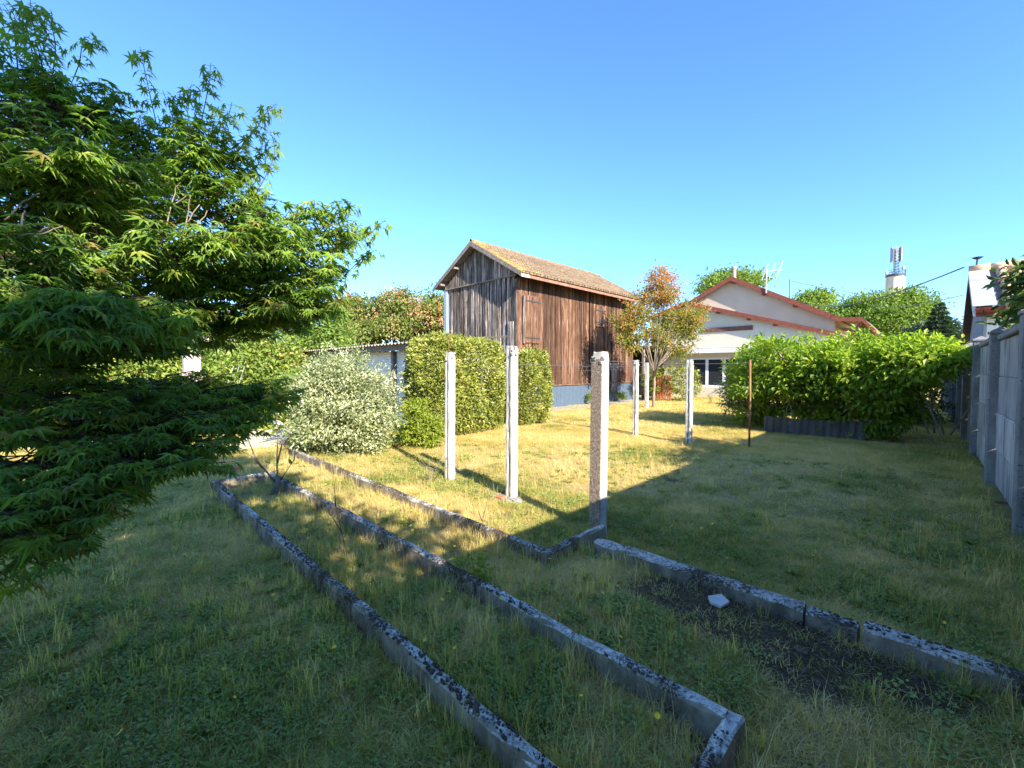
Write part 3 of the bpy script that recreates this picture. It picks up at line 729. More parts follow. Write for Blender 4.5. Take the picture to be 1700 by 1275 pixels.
def tile_roof(name, args, mat, parent, smooth=True):
    Vs, Fs = [], []
    for a in args:
        v, f_ = tiles_np(*a); b0 = len(Vs); Vs += v; Fs += [tuple(b0 + i for i in q) for q in f_ if q]
    o0 = wloc(parent)
    me = bpy.data.meshes.new(name); me.from_pydata([(a - o0.x, b - o0.y, c_ - o0.z) for a, b, c_ in Vs], [], Fs); me.materials.append(mat)
    if smooth: me.polygons.foreach_set('use_smooth', [True] * len(me.polygons))
    me.update(); o = link(name, me, parent); o['kind'] = 'stuff'; return o
EYR, EYL = 10.86, 16.42; RX0, RX1 = 11.34, 20.75
for ye in (EYR, EYL):
    mb = MB(); mb.prism([(RX0, BYC, RZ - .05), (RX0, ye, roofz(ye) - .05), (RX0, ye, roofz(ye) - .005), (RX0, BYC, RZ - .005)], (RX1 - RX0, 0, 0))
    mb.build('roof_deck', M['timber'], barn)
tile_roof('roof_tiles', [(RX0 + .02, RX1, BYC, RZ, EYR, SL, .205, .30), (RX0 + .02, RX1, BYC, RZ, EYL, SL, .205, .30)], M['tile_old'], barn)
mb = MB(); n = 24
for k in range(n):
    xa = RX0 + (RX1 - RX0) * k / n; xb = xa + (RX1 - RX0) / n + .03
    mb.tube([(xa, BYC, RZ + .03 + R.uniform(-.008, .008)), (xb, BYC, RZ + .045)], [.085, .095], 8, False)
mb.build('ridge_tiles', M['tile_old'], barn, True)['kind'] = 'stuff'
for ye, nm in ((EYR - .02, 0), (EYL + .02, 1)):
    mb = MB(); mb.prism([(RX0 - .03, BYC, RZ - .17), (RX0 - .03, ye, roofz(ye) - .15), (RX0 - .03, ye, roofz(ye) + .03), (RX0 - .03, BYC, RZ + .03)], (.03, 0, 0)); mb.build('barge_board', M['timber'], barn)
mb = MB(); mb.prism([(RX0, EYR - .0, roofz(EYR) - .16), (RX0, EYR + .025, roofz(EYR) - .16), (RX0, EYR + .025, roofz(EYR) - .01), (RX0, EYR - .0, roofz(EYR) - .01)], (RX1 - RX0 - .1, 0, 0)); mb.build('eaves_fascia', M['fascia_red'], barn)
mb = MB(); mb.cbox(RX0 - .02, RX0 + .42, EYR - .05, EYR - .003, roofz(EYR) - .17, roofz(EYR) - .06, .01); mb.build('eaves_fascia', M['white'], barn)
for yy in (BY0 + .12, 12.6, BYC, 14.95, BY1 - .1):
    mb = MB(); zc = roofz(yy) - .14; mb.beam((RX0 + .02, yy, zc), (BX0 + .3, yy, zc), .11, .14); mb.build('purlin', M['timber'], barn)
x = BX0 + .3
while x < BX1:
    mb = MB(); mb.beam((x, BY0 + .05, roofz(BY0) - .11), (x, EYR + .03, roofz(EYR) - .11), .07, .09); mb.build('rafter_end', M['timber'], barn); x += .62

# ---------------------------------------------------------------- lean-to shed left of the hedge
shed = empty('garden_shed', (6.0, 9.5, 0), 'low white walled shed with corrugated roof behind the round bush', 'shed')
mb = MB(); mb.cbox(6.05, 9.0, 9.6, 18.6, 0, 2.1, .01); mb.build('wall', M['render_white'], shed)
mb = MB(); mb.beam((5.78, 12.2, 2.16), (5.78, 9.3, 2.19), .06, .18); mb.build('fascia', M['timber'], shed)
mb = MB(); mb.beam((5.80, 19.1, 2.12), (5.80, 12.25, 2.14), .05, .15); mb.build('fascia', M['timber'], shed)
mb = MB(); mb.beam((6.0, 10.6, 0), (6.0, 10.6, 2.1), .12, .12, (1, 0, 0)); mb.build('post', M['timber'], shed)
yy = np.arange(9.25, 19.2, .045); ws = []
vs_ = []; fs = []
for i, y in enumerate(yy):
    z = .025 * sin(2 * pi * y / .18)
    vs_ += [(5.62, y, 2.26 + z), (9.2, y, 2.62 + z), (5.62, y, 2.25 + z), (9.2, y, 2.61 + z)]
    if i: a = (i - 1) * 4; fs += [(a, a + 4, a + 5, a + 1), (a + 2, a + 3, a + 7, a + 6), (a, a + 2, a + 6, a + 4)]
mb = MB(); mb.add(vs_, fs); mb.build('corrugated_roof', M['corrug_roof'], shed)

# ---------------------------------------------------------------- house with gables
house = empty('house', (27.1, 8, 0), 'cream house with two red edged gables and a white windowed veranda', 'house')
HX = 27.1
mb = MB(); mb.cbox(HX, HX + .9, 11.15, 13.4, 0, 2.62, .01); mb.cbox(HX, HX + .9, 2.5, 5.0, 0, 2.62, .01)
mb.cbox(HX, HX + .9, 5.0, 11.15, 0, .5, .01); mb.cbox(HX + .0, HX + .9, 5.0, 11.15, 2.30, 2.62, .01); mb.build('veranda_wall', M['render_cream'], house)
mb = MB(); mb.cbox(HX - .35, HX + 1.0, 2.2, 13.7, 2.62, 2.70, .01); mb.build('veranda_roof', M['white'], house)
mb = MB(); mb.cbox(HX - .40, HX - .35, 2.2, 13.7, 2.58, 2.84, .01); mb.build('gutter_fascia', M['white'], house)
mb = MB(); mb.cbox(HX - .32, HX + 1, 2.2, 13.7, 2.84, 2.90, .01); mb.build('flashing', M['zinc'], house)
ys = [11.15, 10.1, 9.1, 8.1, 7.1, 6.1, 5.0]
for a, b_y in zip(ys[:-1], ys[1:]):
    fr = MB(); t = .085; fx = HX + .06
    fr.cbox(fx, fx + .06, b_y, b_y + t, .5, 2.3, .004); fr.cbox(fx, fx + .06, a - t, a, .5, 2.3, .004)
    fr.cbox(fx, fx + .06, b_y + t, a - t, .5, .62, .004); fr.cbox(fx, fx + .06, b_y + t, a - t, 2.2, 2.3, .004)
    win = fr.build('window', M['white'], house)
    g_ = MB(); g_.box(fx + .02, fx + .03, b_y + t - .003, a - t + .003, .617, 2.203); g_.build('pane', M['glass'], win)
mb = MB(); mb.box(HX + .45, HX + .46, 5.0, 11.1, .5, 2.3); mb.build('curtain', M['curtain'], house)
# annex gable
AX = 28.0; ASL = .315
def apt(px, py): p = atX(px, py, AX - .3); return p
A_ap = (11.7, 5.92); A_r = (3.6, 5.92 - ASL * 8.1); A_l = (14.4, 5.92 - ASL * 2.7)
mb = MB(); mb.prism([(AX, 3.9, 0), (AX, 3.9, A_r[1] + .02), (AX, 11.7, A_ap[1] - .1), (AX, 14.2, A_l[1] - .1), (AX, 14.2, 0)], (3, 0, 0)); mb.build('annex_wall', M['render_cream'], house)
for (p_, q_) in ((A_ap, A_r), (A_ap, A_l)):
    mb = MB(); mb.prism([(AX - .3, p_[0], p_[1]), (AX - .3, q_[0], q_[1]), (AX - .3, q_[0], q_[1] + .1), (AX - .3, p_[0], p_[1] + .1)], (3.3, 0, 0)); mb.build('annex_roof', M['tile_old'], house)
    mb = MB(); mb.prism([(AX - .34, p_[0], p_[1] - .14), (AX - .34, q_[0], q_[1] - .14), (AX - .34, q_[0], q_[1] + .11), (AX - .34, p_[0], p_[1] + .11)], (.04, 0, 0)); mb.build('barge_board', M['red_paint'], house)
for yy in (8.0, 9.75, 6.6):
    mb = MB(); z = A_ap[1] - ASL * abs(A_ap[0] - yy) - .16; mb.beam((AX - .3, yy, z), (AX + .1, yy, z), .16, .18); mb.build('purlin_end', M['red_paint'], house)
p0 = atX(1165, 549, AX - .03); p1 = atX(1250, 542, AX - .03)
mb = MB(); mb.beam(p0, Vector((AX - .03, p1.y, p0.z)), .05, .26); mb.build('wall_beam', rough_mat('dark_brown_beam', [(.3, (.12, .05, .04)), (.7, (.2, .09, .07))], 5), house)
# main gable
MX = 31.0; ma = atX(1213, 461, MX - .35); ml = atX(1136, 508, MX - .35); mr = atX(1395, 530, MX - .35)
msl = (ma.z - mr.z) / (ma.y - mr.y); msl2 = (ma.z - ml.z) / (ml.y - ma.y)
mb = MB(); mb.prism([(MX, mr.y + .3, 0), (MX, mr.y + .3, mr.z + .1), (MX, ma.y, ma.z - .08), (MX, ml.y + .3, ml.z - .1), (MX, ml.y + .3, 0)], (9, 0, 0)); mb.build('gable_wall', M['render_peach'], house)
for q_ in (mr, Vector((0, ml.y + .9, ml.z - .45))):
    mb = MB(); mb.prism([(MX - .35, ma.y, ma.z), (MX - .35, q_.y, q_.z), (MX - .35, q_.y, q_.z + .1), (MX - .35, ma.y, ma.z + .1)], (9.5, 0, 0)); mb.build('main_roof', M['tile_old'], house)
    mb = MB(); mb.prism([(MX - .40, ma.y, ma.z - .20), (MX - .40, q_.y, q_.z - .18), (MX - .40, q_.y, q_.z + .12), (MX - .40, ma.y, ma.z + .12)], (.05, 0, 0)); mb.build('barge_board', M['red_paint'], house)
for k in (.02, .33, .62):
    yy = ma.y + (mr.y - ma.y) * k; z = ma.z - msl * (ma.y - yy) - .2; mb = MB(); mb.beam((MX - .35, yy, z), (MX + .1, yy, z), .18, .2); mb.build('purlin_end', M['red_paint'], house)
pts = [mr, atX(1431, 530, MX - .35), atX(1455, 552, MX - .35)]
for a, b_p in zip(pts[:-1], pts[1:]):
    mb = MB(); mb.prism([(MX - .4, a.y, a.z - .12), (MX - .4, b_p.y, b_p.z - .12), (MX - .4, b_p.y, b_p.z + .12), (MX - .4, a.y, a.z + .12)], (.05, 0, 0)); mb.build('porch_fascia', M['red_paint'], house)
    mb = MB(); mb.prism([(MX - .35, a.y, a.z - .02), (MX - .35, b_p.y, b_p.z - .02), (MX - .35, b_p.y, b_p.z + .08), (MX - .35, a.y, a.z + .08)], (5, 0, 0)); mb.build('porch_roof', M['tile_old'], house)
for k in (0, 1.1, 2.2):
    mb = MB(); a = pts[0]; b_p = pts[1]; mb.beam((MX + k, a.y - .1, a.z - 1.2), (MX + k, b_p.y, b_p.z - .1), .1, .12); mb.beam((MX + k, a.y + .2, a.z - .4), (MX + k, pts[2].y, pts[2].z - .05), .08, .1); mb.build('porch_brace', M['fascia_red'], house)
p = atX(1219, 455, MX + 2); mb = MB(); mb.tube([(p.x, p.y, p.z - .4), (p.x, p.y, p.z + .35)], .12, 8); mb.tube([(p.x, p.y, p.z + .35), (p.x, p.y, p.z + .5)], [.17, .17], 8); mb.build('chimney_pot', rough_mat('clay_pot', [(.3, (.4, .25, .2)), (.7, (.55, .4, .33))], 5), house)
# television aerial
p = atX(1272, 486, MX - .45); ant = empty('television_aerial', p, 'white television aerial on a short pole at the red gable edge', 'aerial')
mb = MB(); mb.tube([p, p + Vector((0, 0, 1.55))], .03, 8); mb.build('mast', M['white'], ant)
top = p + Vector((0, 0, 1.35)); mb = MB(); mb.beam(top + Vector((0, .15, 0)), top + Vector((0, -.85, -.03)), .04, .04)
for k in range(3):
    c0 = top + Vector((0, .08 - .40 * k, 0))
    for sgn in (1, -1): mb.beam(c0, c0 + Vector((0, -.17 * sgn, sgn * .5)), .02, .035, (1, 0, 0))
mb.build('elements', M['white'], ant)
# dark carport between barn and house, picket gate
cp = empty('carport', (21.5, 12.6, 0), 'dark open lean-to between the barn and the house', 'shed')
mb = MB(); mb.box(24.0, 24.1, 11.4, 16, 0, 2.9); mb.box(21.2, 24.0, 15.9, 16, 0, 2.9); mb.build('back_wall', M['barn_dark'], cp)
mb = MB(); mb.prism([(21.0, 11.0, 2.75), (21.0, 16.1, 3.1), (21.0, 16.1, 3.2), (21.0, 11.0, 2.85)], (5.7, 0, 0)); mb.build('roof', M['tile_old'], cp)
mb = MB(); mb.beam((21.2, 11.2, 0), (21.2, 11.2, 2.75), .12, .12, (1, 0, 0)); mb.build('post', M['timber'], cp)
gp = empty('picket_gate', (20.2, 9.2, 0), 'small orange brown picket gate beside the reddish tree', 'gate')
for k in range(7):
    mb = MB(); yy = 9.2 + .13 * k; mb.cbox(20.2, 20.225, yy, yy + .07, .06, 1.25 + .03 * (k % 2), .004); mb.build('picket', M['picket'], gp)
mb = MB(); mb.cbox(20.228, 20.26, 9.2, 10.05, .3, .38, .004); mb.cbox(20.228, 20.26, 9.2, 10.05, .95, 1.03, .004); mb.build('rail', M['picket'], gp)

# ---------------------------------------------------------------- neighbour's house beyond the wall
nb = empty('neighbour_house', (15.6, -.75, 0), 'white and grey neighbouring house with barrel tile roof behind the wall', 'house')
NX0, NX1, NY = 15.7, 21.9, -.78; NR = 18.5
def nz_(x): return 4.46 - .44 * abs(x - NR)
mb = MB(); mb.prism([(NX0, NY, 0), (NX0, NY, nz_(NX0) - .1), (NR, NY, nz_(NR) - .1), (NX1, NY, nz_(NX1) - .1), (NX1, NY, 0)], (0, -.05, 0)); mb.build('gable_wall', M['render_grey'], nb)
mb = MB(); mb.box(NX0 - .01, NX0 + .2, NY - 8, NY - .051, 0, nz_(NX0) - .12); mb.box(NX1 - .2, NX1, NY - 8, NY - .051, 0, nz_(NX1) - .12); mb.build('front_wall', M['render_white'], nb)
for xe in (NX0 - .3, NX1 + 1.6):
    mb = MB(); mb.prism([(NR, NY + .16, nz_(NR) - .06), (xe, NY + .16, nz_(xe) - .06), (xe, NY + .16, nz_(xe)), (NR, NY + .16, nz_(NR))], (0, -8.2, 0)); mb.build('roof_deck', M['timber'], nb)
    mb = MB(); mb.prism([(NR, NY + .2, nz_(NR) - .2), (xe, NY + .2, nz_(xe) - .2), (xe, NY + .2, nz_(xe) + .03), (NR, NY + .2, nz_(NR) + .03)], (0, -.04, 0)); mb.build('rake_board', M['zinc'] if xe < NR else M['red_plastic'], nb)
# zinc flashing in sheets on the near slope
for k in range(3):
    xa = NR - k * (NR - NX0 + .3) / 3; xb = NR - (k + 1) * (NR - NX0 + .3) / 3 - .03
    mb = MB(); mb.prism([(xa, NY + .21, nz_(xa) + .05 + .0), (xb, NY + .21, nz_(xb) + .062), (xb, NY + .21, nz_(xb) + .05), (xa, NY + .21, nz_(xa) + .038)], (0, -.40, 0)); mb.build('zinc_sheet', M['zinc'], nb)
mb = MB(); pts_ = [(NX0 - .38 + .075 * cos(a), nz_(NX0 - .3) - .06 + .075 * sin(a)) for a in np.linspace(pi, 2 * pi, 7)] + [(NX0 - .30, nz_(NX0 - .3) - .02), (NX0 - .46, nz_(NX0 - .3) - .02)]
mb.prism([(a, NY + .15, b_y) for a, b_y in pts_], (0, -8, 0)); mb.build('gutter', M['red_plastic'], nb)
mb = MB(); mb.prism([(NX0 - .30, NY + .15, nz_(NX0 - .3) - .22), (NX0 - .27, NY + .15, nz_(NX0 - .3) - .22), (NX0 - .27, NY + .15, nz_(NX0 - .3) - .02), (NX0 - .30, NY + .15, nz_(NX0 - .3) - .02)], (0, -8, 0)); mb.build('fascia', M['red_plastic'], nb)
# barrel tiles, each its own piece on the near slope
K = 6; vs_ = []; fs = []; tw = .235; tl = .36
for s_, wd, lift in ((0, .40, .0), (tl * 1.12, .5, .028)):
    for k in range(K):
        a = pi * k / (K - 1); vs_.append((-s_, -cos(a) * tw * wd, sin(a) * .09 + lift))
fs = [(k, k + 1, K + k + 1, K + k) for k in range(K - 1)]
for s_, wd, lift in ((0, .34, -.01), (tl * 1.12, .44, .014)):
    for k in range(K):
        a = pi * k / (K - 1); vs_.append((-s_, -cos(a) * tw * wd, sin(a) * .09 + lift))
fs += [(K + k, K + k + 1, 3 * K + k + 1, 3 * K + k) for k in range(K - 1)]
tme = bpy.data.meshes.new('roof_tile'); tme.from_pydata(vs_, [], fs); tme.materials.append(M['tile_orange']); tme.polygons.foreach_set('use_smooth', [True] * len(tme.polygons)); tme.update()
ang = math.atan(.44); rows = int((NR - NX0 + .3) / cos(ang) / tl) + 1; cnt = 0
for c_i in range(26):
    for r_i in range(rows):
        s_ = r_i * tl; o = link('roof_tile', tme, nb)
        xx = NR - cos(ang) * s_; yy = NY - .30 - (c_i + .5) * tw
        o.location = Vector((xx + R.uniform(-.01, .01), yy + R.uniform(-.008, .008), nz_(xx) + .015)) - wloc(nb); o.rotation_euler = (R.uniform(-.03, .03), -ang, R.uniform(-.02, .02)); cnt += 1
mb = MB()
for k in range(18): mb.tube([(NR, NY + .2 - k * .4, nz_(NR) + .07), (NR, NY - .22 - k * .4, nz_(NR) + .09)], [.11, .12], 8, True)
mb.build('ridge_tiles', M['tile_orange'], nb, True)
# flat cowl on a pole
p = D(1618, 449, 12.6); cw = empty('roof_cowl', p, 'dark mushroom shaped cowl on a thin pole above the neighbouring ridge', 'vent')
mb = MB(); mb.tube([p - Vector((0, 0, .35)), p + Vector((.05, -.05, .33))], .022, 6); mb.build('pole', M['darkmetal'], cw)
t_ = p + Vector((.05, -.05, .33)); mb = MB(); mb.tube([t_, t_ + Vector((0, 0, .05)), t_ + Vector((0, 0, .07))], [.06, .13, .05], 12); mb.build('cap', M['darkmetal'], cw)

# ---------------------------------------------------------------- water tower with antennas (far)
tp = D(1482, 613, 150); tp.z = 0
def tz(py): return CAMH + (613 - py) / F * 150
tw_ = empty('water_tower', tp, 'distant round concrete tower carrying phone antennas above the trees', 'tower')
def ringtube(name, zs, rs, mat, parent, n=20):
    mb = MB(); mb.tube([tp + Vector((0, 0, z)) for z in zs], rs, n); return mb.build(name, mat, parent, False)
ringtube('shaft', [0, tz(520), tz(465), tz(461)], [2.9, 2.75, 2.45, 2.5], M['tower'], tw_)
ringtube('platform', [tz(461), tz(457.5)], [2.75, 2.75], M['darkmetal'], tw_)
mb = MB()
for k in range(16):
    a = 2 * pi * k / 16; q = tp + Vector((cos(a) * 2.68, sin(a) * 2.68, tz(457))); mb.tube([q, q + Vector((0, 0, 1.3))], .06, 4)
for h in (.65, 1.3): mb.tube([tp + Vector((cos(2 * pi * k / 20) * 2.68, sin(2 * pi * k / 20) * 2.68, tz(457) + h)) for k in range(21)], .06, 4, False)
mb.build('railing', M['darkmetal'], tw_)
mb = MB()
for k in range(6):
    a = 2 * pi * k / 6; q = tp + Vector((cos(a) * 2.55, sin(a) * 2.55, 0)); mb.beam(q + Vector((0, 0, tz(490))), q + Vector((0, 0, tz(464))), .7, .5, (cos(a), sin(a), 0))
mb.build('buttress', M['tower'], tw_)
mast = MB(); z0, z1 = tz(458), tz(415)
cor = [Vector((cos(a), sin(a), 0)) * .85 for a in (0.3, 2.4, 4.5)]
for c_ in cor: mast.tube([tp + c_ + Vector((0, 0, z0)), tp + c_ + Vector((0, 0, z1))], .14, 5)
nst = 9
for i in range(nst):
    for k in range(3):
        a, b_p = cor[k], cor[(k + 1) % 3]; za = z0 + (z1 - z0) * i / nst; zb = z0 + (z1 - z0) * (i + 1) / nst
        mast.tube([tp + a + Vector((0, 0, za)), tp + b_p + Vector((0, 0, zb))], .07, 4); mast.tube([tp + a + Vector((0, 0, za)), tp + b_p + Vector((0, 0, za))], .07, 4)
mast.build('lattice_mast', plain('weathered_steel_lattice', (.16, .17, .18), .6, .2), tw_)
for k in range(6):
    a = 2 * pi * k / 6 + .2; q = tp + Vector((cos(a) * 1.45, sin(a) * 1.45, 0)); mb = MB()
    mb.beam(q + Vector((0, 0, tz(436))), q + Vector((0, 0, tz(412.5))), .55, .28, (cos(a), sin(a), 0)); mb.build('antenna_panel', M['render_grey'], tw_)
for (dx, za, zb) in ((2.6, 457, 441), (-3.1, 457, 449)):
    mb = MB(); q = tp + Vector((dx * Q, -dx * Q, 0)); mb.tube([q + Vector((0, 0, tz(za))), q + Vector((0, 0, tz(zb)))], .12, 5); mb.tube([q + Vector((0, 0, tz(zb + 8))), q + Vector((0, 0, tz(zb + 3)))], [.5, .45], 8); mb.build('whip_antenna', M['metal'], tw_)
# far building seen through the trees
fb = empty('far_building', D(1535, 613, 95) * 1, 'pale flat roofed building glimpsed behind the far green tree', 'building'); fb.location.z = 0
q = Vector(fb.location); h1 = CAMH + (613 - 503) / F * 95
mb = MB(); mb.prism([q + Vector((-4.5, 4.5, 0)), q + Vector((1.6, -1.6, 0)), q + Vector((1.6, -1.6, h1 - 2)), q + Vector((0, 0, h1)), q + Vector((-4.5, 4.5, h1 + .3))], (8, 8, 0)); mb.build('wall', M['render_cream'], fb)
mb = MB(); mb.prism([q + Vector((-4.6, 4.4, h1 + .3)), q + Vector((.1, -.3, h1)), q + Vector((.1, -.3, h1 + .5)), q + Vector((-4.6, 4.4, h1 + .8))], (8.5, 8.5, 0)); mb.build('roof', M['tile_old'], fb)

# cables
apex = Vector((NR - .1, NY + .3, nz_(NR) + .15))
wire(apex, D(1335, 503, 40), .7, 'black overhead cable running from the neighbouring ridge over the bush', .022, 'power_cable', 20, M['darkmetal'])
wire(Vector((NR + .5, NY + .3, nz_(NR) - .6)), D(1440, 503, 45), .4, 'thin lower overhead cable from the neighbouring gable', .010, 'power_cable', 16)
pc = D(1311, 485, 42); wire(D(1311, 466, 42), D(1600, 478, 120), 2.2, 'thin distant cable crossing the sky to the tower', .03, 'power_cable', 24)
mb = MB(); mb.tube([pc - Vector((0, 0, 2)), D(1311, 464, 42)], .05, 6); tag(mb.build('cable_pole', M['wire'], None), 'thin pole rising behind the red roof edge', 'pole')

# ---------------------------------------------------------------- hedges and bushes by the lawn
def box_hedge(x0, x1, y0, y1, h, n, size, mat, label, name='clipped_hedge', group=None):
    root = empty(name, ((x0 + x1) / 2, (y0 + y1) / 2, 0), label, 'hedge', group)
    Lx, Ly, Lz = x1 - x0, y1 - y0, h - .08; n_s = int(n * .8)
    # sample on faces of a rounded box, plus a share inside
    A = np.array([Ly * Lz, Ly * Lz, Lx * Lz, Lx * Lz, Lx * Ly]); pf = rng.choice(5, n, p=A / A.sum())
    a, b2 = rng.random(n), rng.random(n); P = np.zeros((n, 3)); O = np.zeros((n, 3))
    for f_ in range(5):
        k = pf == f_
        if f_ < 2: P[k] = np.stack([np.full(k.sum(), x0 if f_ == 0 else x1), y0 + a[k] * Ly, .08 + b2[k] * Lz], 1); O[k] = (-1 if f_ == 0 else 1, 0, 0)
        elif f_ < 4: P[k] = np.stack([x0 + a[k] * Lx, np.full(k.sum(), y0 if f_ == 2 else y1), .08 + b2[k] * Lz], 1); O[k] = (0, -1 if f_ == 2 else 1, 0)
        else: P[k] = np.stack([x0 + a[k] * Lx, y0 + b2[k] * Ly, np.full(k.sum(), h)], 1); O[k] = (0, 0, 1)
    # round the corners
    cxy = np.array([(x0 + x1) / 2, (y0 + y1) / 2]); hw = np.array([Lx / 2, Ly / 2])
    q = (P[:, :2] - cxy) / hw; rr = (np.abs(q) ** 3.2).sum(1) ** (1 / 3.2); q = q / np.maximum(rr, 1e-3)[:, None] * np.minimum(rr, 1)[:, None]
    topf = np.clip((P[:, 2] - (h - .6)) / .6, 0, 1); q = q * (1 - .24 * topf ** 2.2 * (np.abs(q).max(1) > .7))[:, None]
    P[:, :2] = cxy + q * hw
    P[:, 2] *= 1 - .09 * np.clip(np.abs(q).max(1) - .5, 0, 1) * (P[:, 2] > h - .1) * 2
    lump = (fbm(P[:, 0] * 1.7 + P[:, 1] * 1.7, P[:, 2] * 1.9 + P[:, 0], 3) - .5) * .55
    dep = -np.abs(rng.normal(size=n)) * .13 + lump
    P = P + O * dep[:, None] + rng.normal(size=(n, 3)) * .025
    P[:, 2] = np.maximum(P[:, 2], .04)
    # narrower at the very foot
    kf = np.clip((.4 - P[:, 2]) / .4, 0, 1); P[:, :2] -= O[:, :2] * (kf * .18)[:, None]
    Td = unit(O * .6 + rng.normal(size=(n, 3)) * .6 + np.array([0, 0, .25])); N = unit(O * .5 + np.array([0, 0, .5]) + rng.normal(size=(n, 3)) * .45)
    tn = np.clip(.45 * fbm(P[:, 0] * 5 + P[:, 2] * 4, P[:, 1] * 5 + P[:, 2] * 3, 2) + .55 * rng.random(n) + .12 * (P[:, 2] / h), 0, 1)
    leaf_object('foliage', [leaf_arrays(P, Td, N, size * (.6 + .8 * rng.random(n)), 'oval', .42, tone=tn)], mat, root)
    mb = MB()
    for k in range(int(5 + Ly * 4 + Lx * 4)):
        x = R.uniform(x0 + .3, x1 - .3); y = R.uniform(y0 + .3, y1 - .3)
        mb.tube([(x, y, -.03), (x + R.uniform(-.1, .1), y + R.uniform(-.1, .1), .5), (x + R.uniform(-.3, .3), y + R.uniform(-.3, .3), h * .85)], [.03, .022, .008], 5)
    mb.build('stems', M['bark'], root)
    return root
box_hedge(5.25, 7.85, 7.75, 9.2, 2.38, 36000, .085, M['photinia'], 'large clipped box shaped hedge of olive green leaves left of the barn', group='clipped hedges by the barn')
box_hedge(8.3, 9.75, 7.85, 9.1, 2.15, 15000, .085, M['photinia'], 'smaller clipped hedge at the barn corner, behind the middle front post', group='clipped hedges by the barn')

vb = empty('variegated_bush', (3.4, 7.9, 0), 'big round bush with pale cream variegated leaves at the edging', 'bush')
e = [((3.4, 7.9, .92), (.92, .92, .93)), ((3.35, 7.85, 1.3), (.55, .6, .48)), ((3.6, 7.5, .7), (.5, .45, .6)), ((3.1, 8.15, .75), (.5, .5, .65))]
_, cs_ = foliage('foliage', e, 34000, .058, M['varieg'], vb, .10, .7, .0, width=.45, zmin=.02, tonefn=lambda P, t: t * .95 - .1)
limbs('branches', (3.4, 7.9, 0), e, cs_, .05, M['bark'], vb, fork=.3)
yb = empty('yellow_shrub', (4.75, 7.55, 0), 'small yellow green shrub between the round bush and the clipped hedge', 'bush')
e = [((4.75, 7.55, .5), (.42, .42, .5)), ((4.9, 7.3, .35), (.35, .3, .35))]
_, cs_ = foliage('foliage', e, 3500, .075, M['yellow_leaf'], yb, .08, .4, zmin=.02); limbs('branches', (4.75, 7.55, 0), e, cs_, .02, M['bark'], yb, fork=.3)

# big sprawling bush on the right over a corrugated sheet
bb = empty('sprawling_bush', (13.3, 1.8, 0), 'large bright green spreading bush leaning over a corrugated sheet', 'bush')
e = [((13.2, 3.35, 1.5), (1.0, .85, .85)), ((12.9, 2.3, 1.65), (1.0, .9, .7)), ((12.8, 1.3, 1.65), (1.0, .9, .7)), ((12.6, .65, 1.75), (1.0, .75, .55)),
     ((12.4, .15, 1.9), (.8, .45, .36)), ((13.1, 3.4, .95), (.85, .75, .8)), ((13.2, 2.1, 1.0), (.8, .9, .7)), ((13.0, .8, 1.0), (.7, .6, .8)), ((12.7, 1.1, .75), (.65, .7, .6)), ((14.2, 2, 1.75), (1.0, 1.9, .6)),
     ((14.2, .8, 1.85), (1.0, .8, .45)), ((12.15, 1.0, 1.55), (.55, .8, .4)), ((12.2, 2.4, 1.35), (.45, .6, .4)), ((12.05, .25, 1.65), (.5, .4, .28)), ((12.3, .75, 1.15), (.4, .4, .35))]
for k in range(16):
    ly = R.uniform(.05, 3.6); lz = R.uniform(.7, 2.1) if ly > .75 else R.uniform(1.6, 2.05); e.append(((12.05 + R.uniform(-.15, .35), ly, lz), (R.uniform(.28, .42), R.uniform(.25, .38), R.uniform(.2, .3))))
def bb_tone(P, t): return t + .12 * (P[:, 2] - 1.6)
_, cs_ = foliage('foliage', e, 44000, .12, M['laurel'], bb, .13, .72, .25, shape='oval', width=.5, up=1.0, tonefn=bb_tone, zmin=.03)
limbs('branches', (13.2, 1.8, 0), e, cs_, .07, M['pale_bark'], bb, fork=.22, per=10)
mb = MB()
for k in range(16):
    a = R.uniform(-.4, 3.6); mb.tube([(12.6 + R.uniform(0, .7), a, .2), (12.3 + R.uniform(-.1, .5), a + R.uniform(-.4, .4), 1.1), (12.1 + R.uniform(-.2, .5), a + R.uniform(-.8, .8), 2.0)], [.022, .014, .006], 5)
mb.build('twigs', M['pale_bark'], bb)
vs_ = []; fs = []; yy = np.arange(1.1, 3.15, .03)
for i, y in enumerate(yy):
    x = 12.25 + .022 * sin(2 * pi * y / .15) + .03 * y
    vs_ += [(x, y, -.05), (x + .06, y, .40 + .03 * sin(y * 2)), (x + .006, y, -.05), (x + .066, y, .40 + .03 * sin(y * 2))]
    if i: a = (i - 1) * 4; fs += [(a, a + 4, a + 5, a + 1), (a + 2, a + 3, a + 7, a + 6), (a + 1, a + 5, a + 7, a + 3)]
mb = MB(); mb.add(vs_, fs); tag(mb.build('corrugated_sheet', M['corrug']), 'grey corrugated sheet standing on edge under the bright bush', 'sheet')
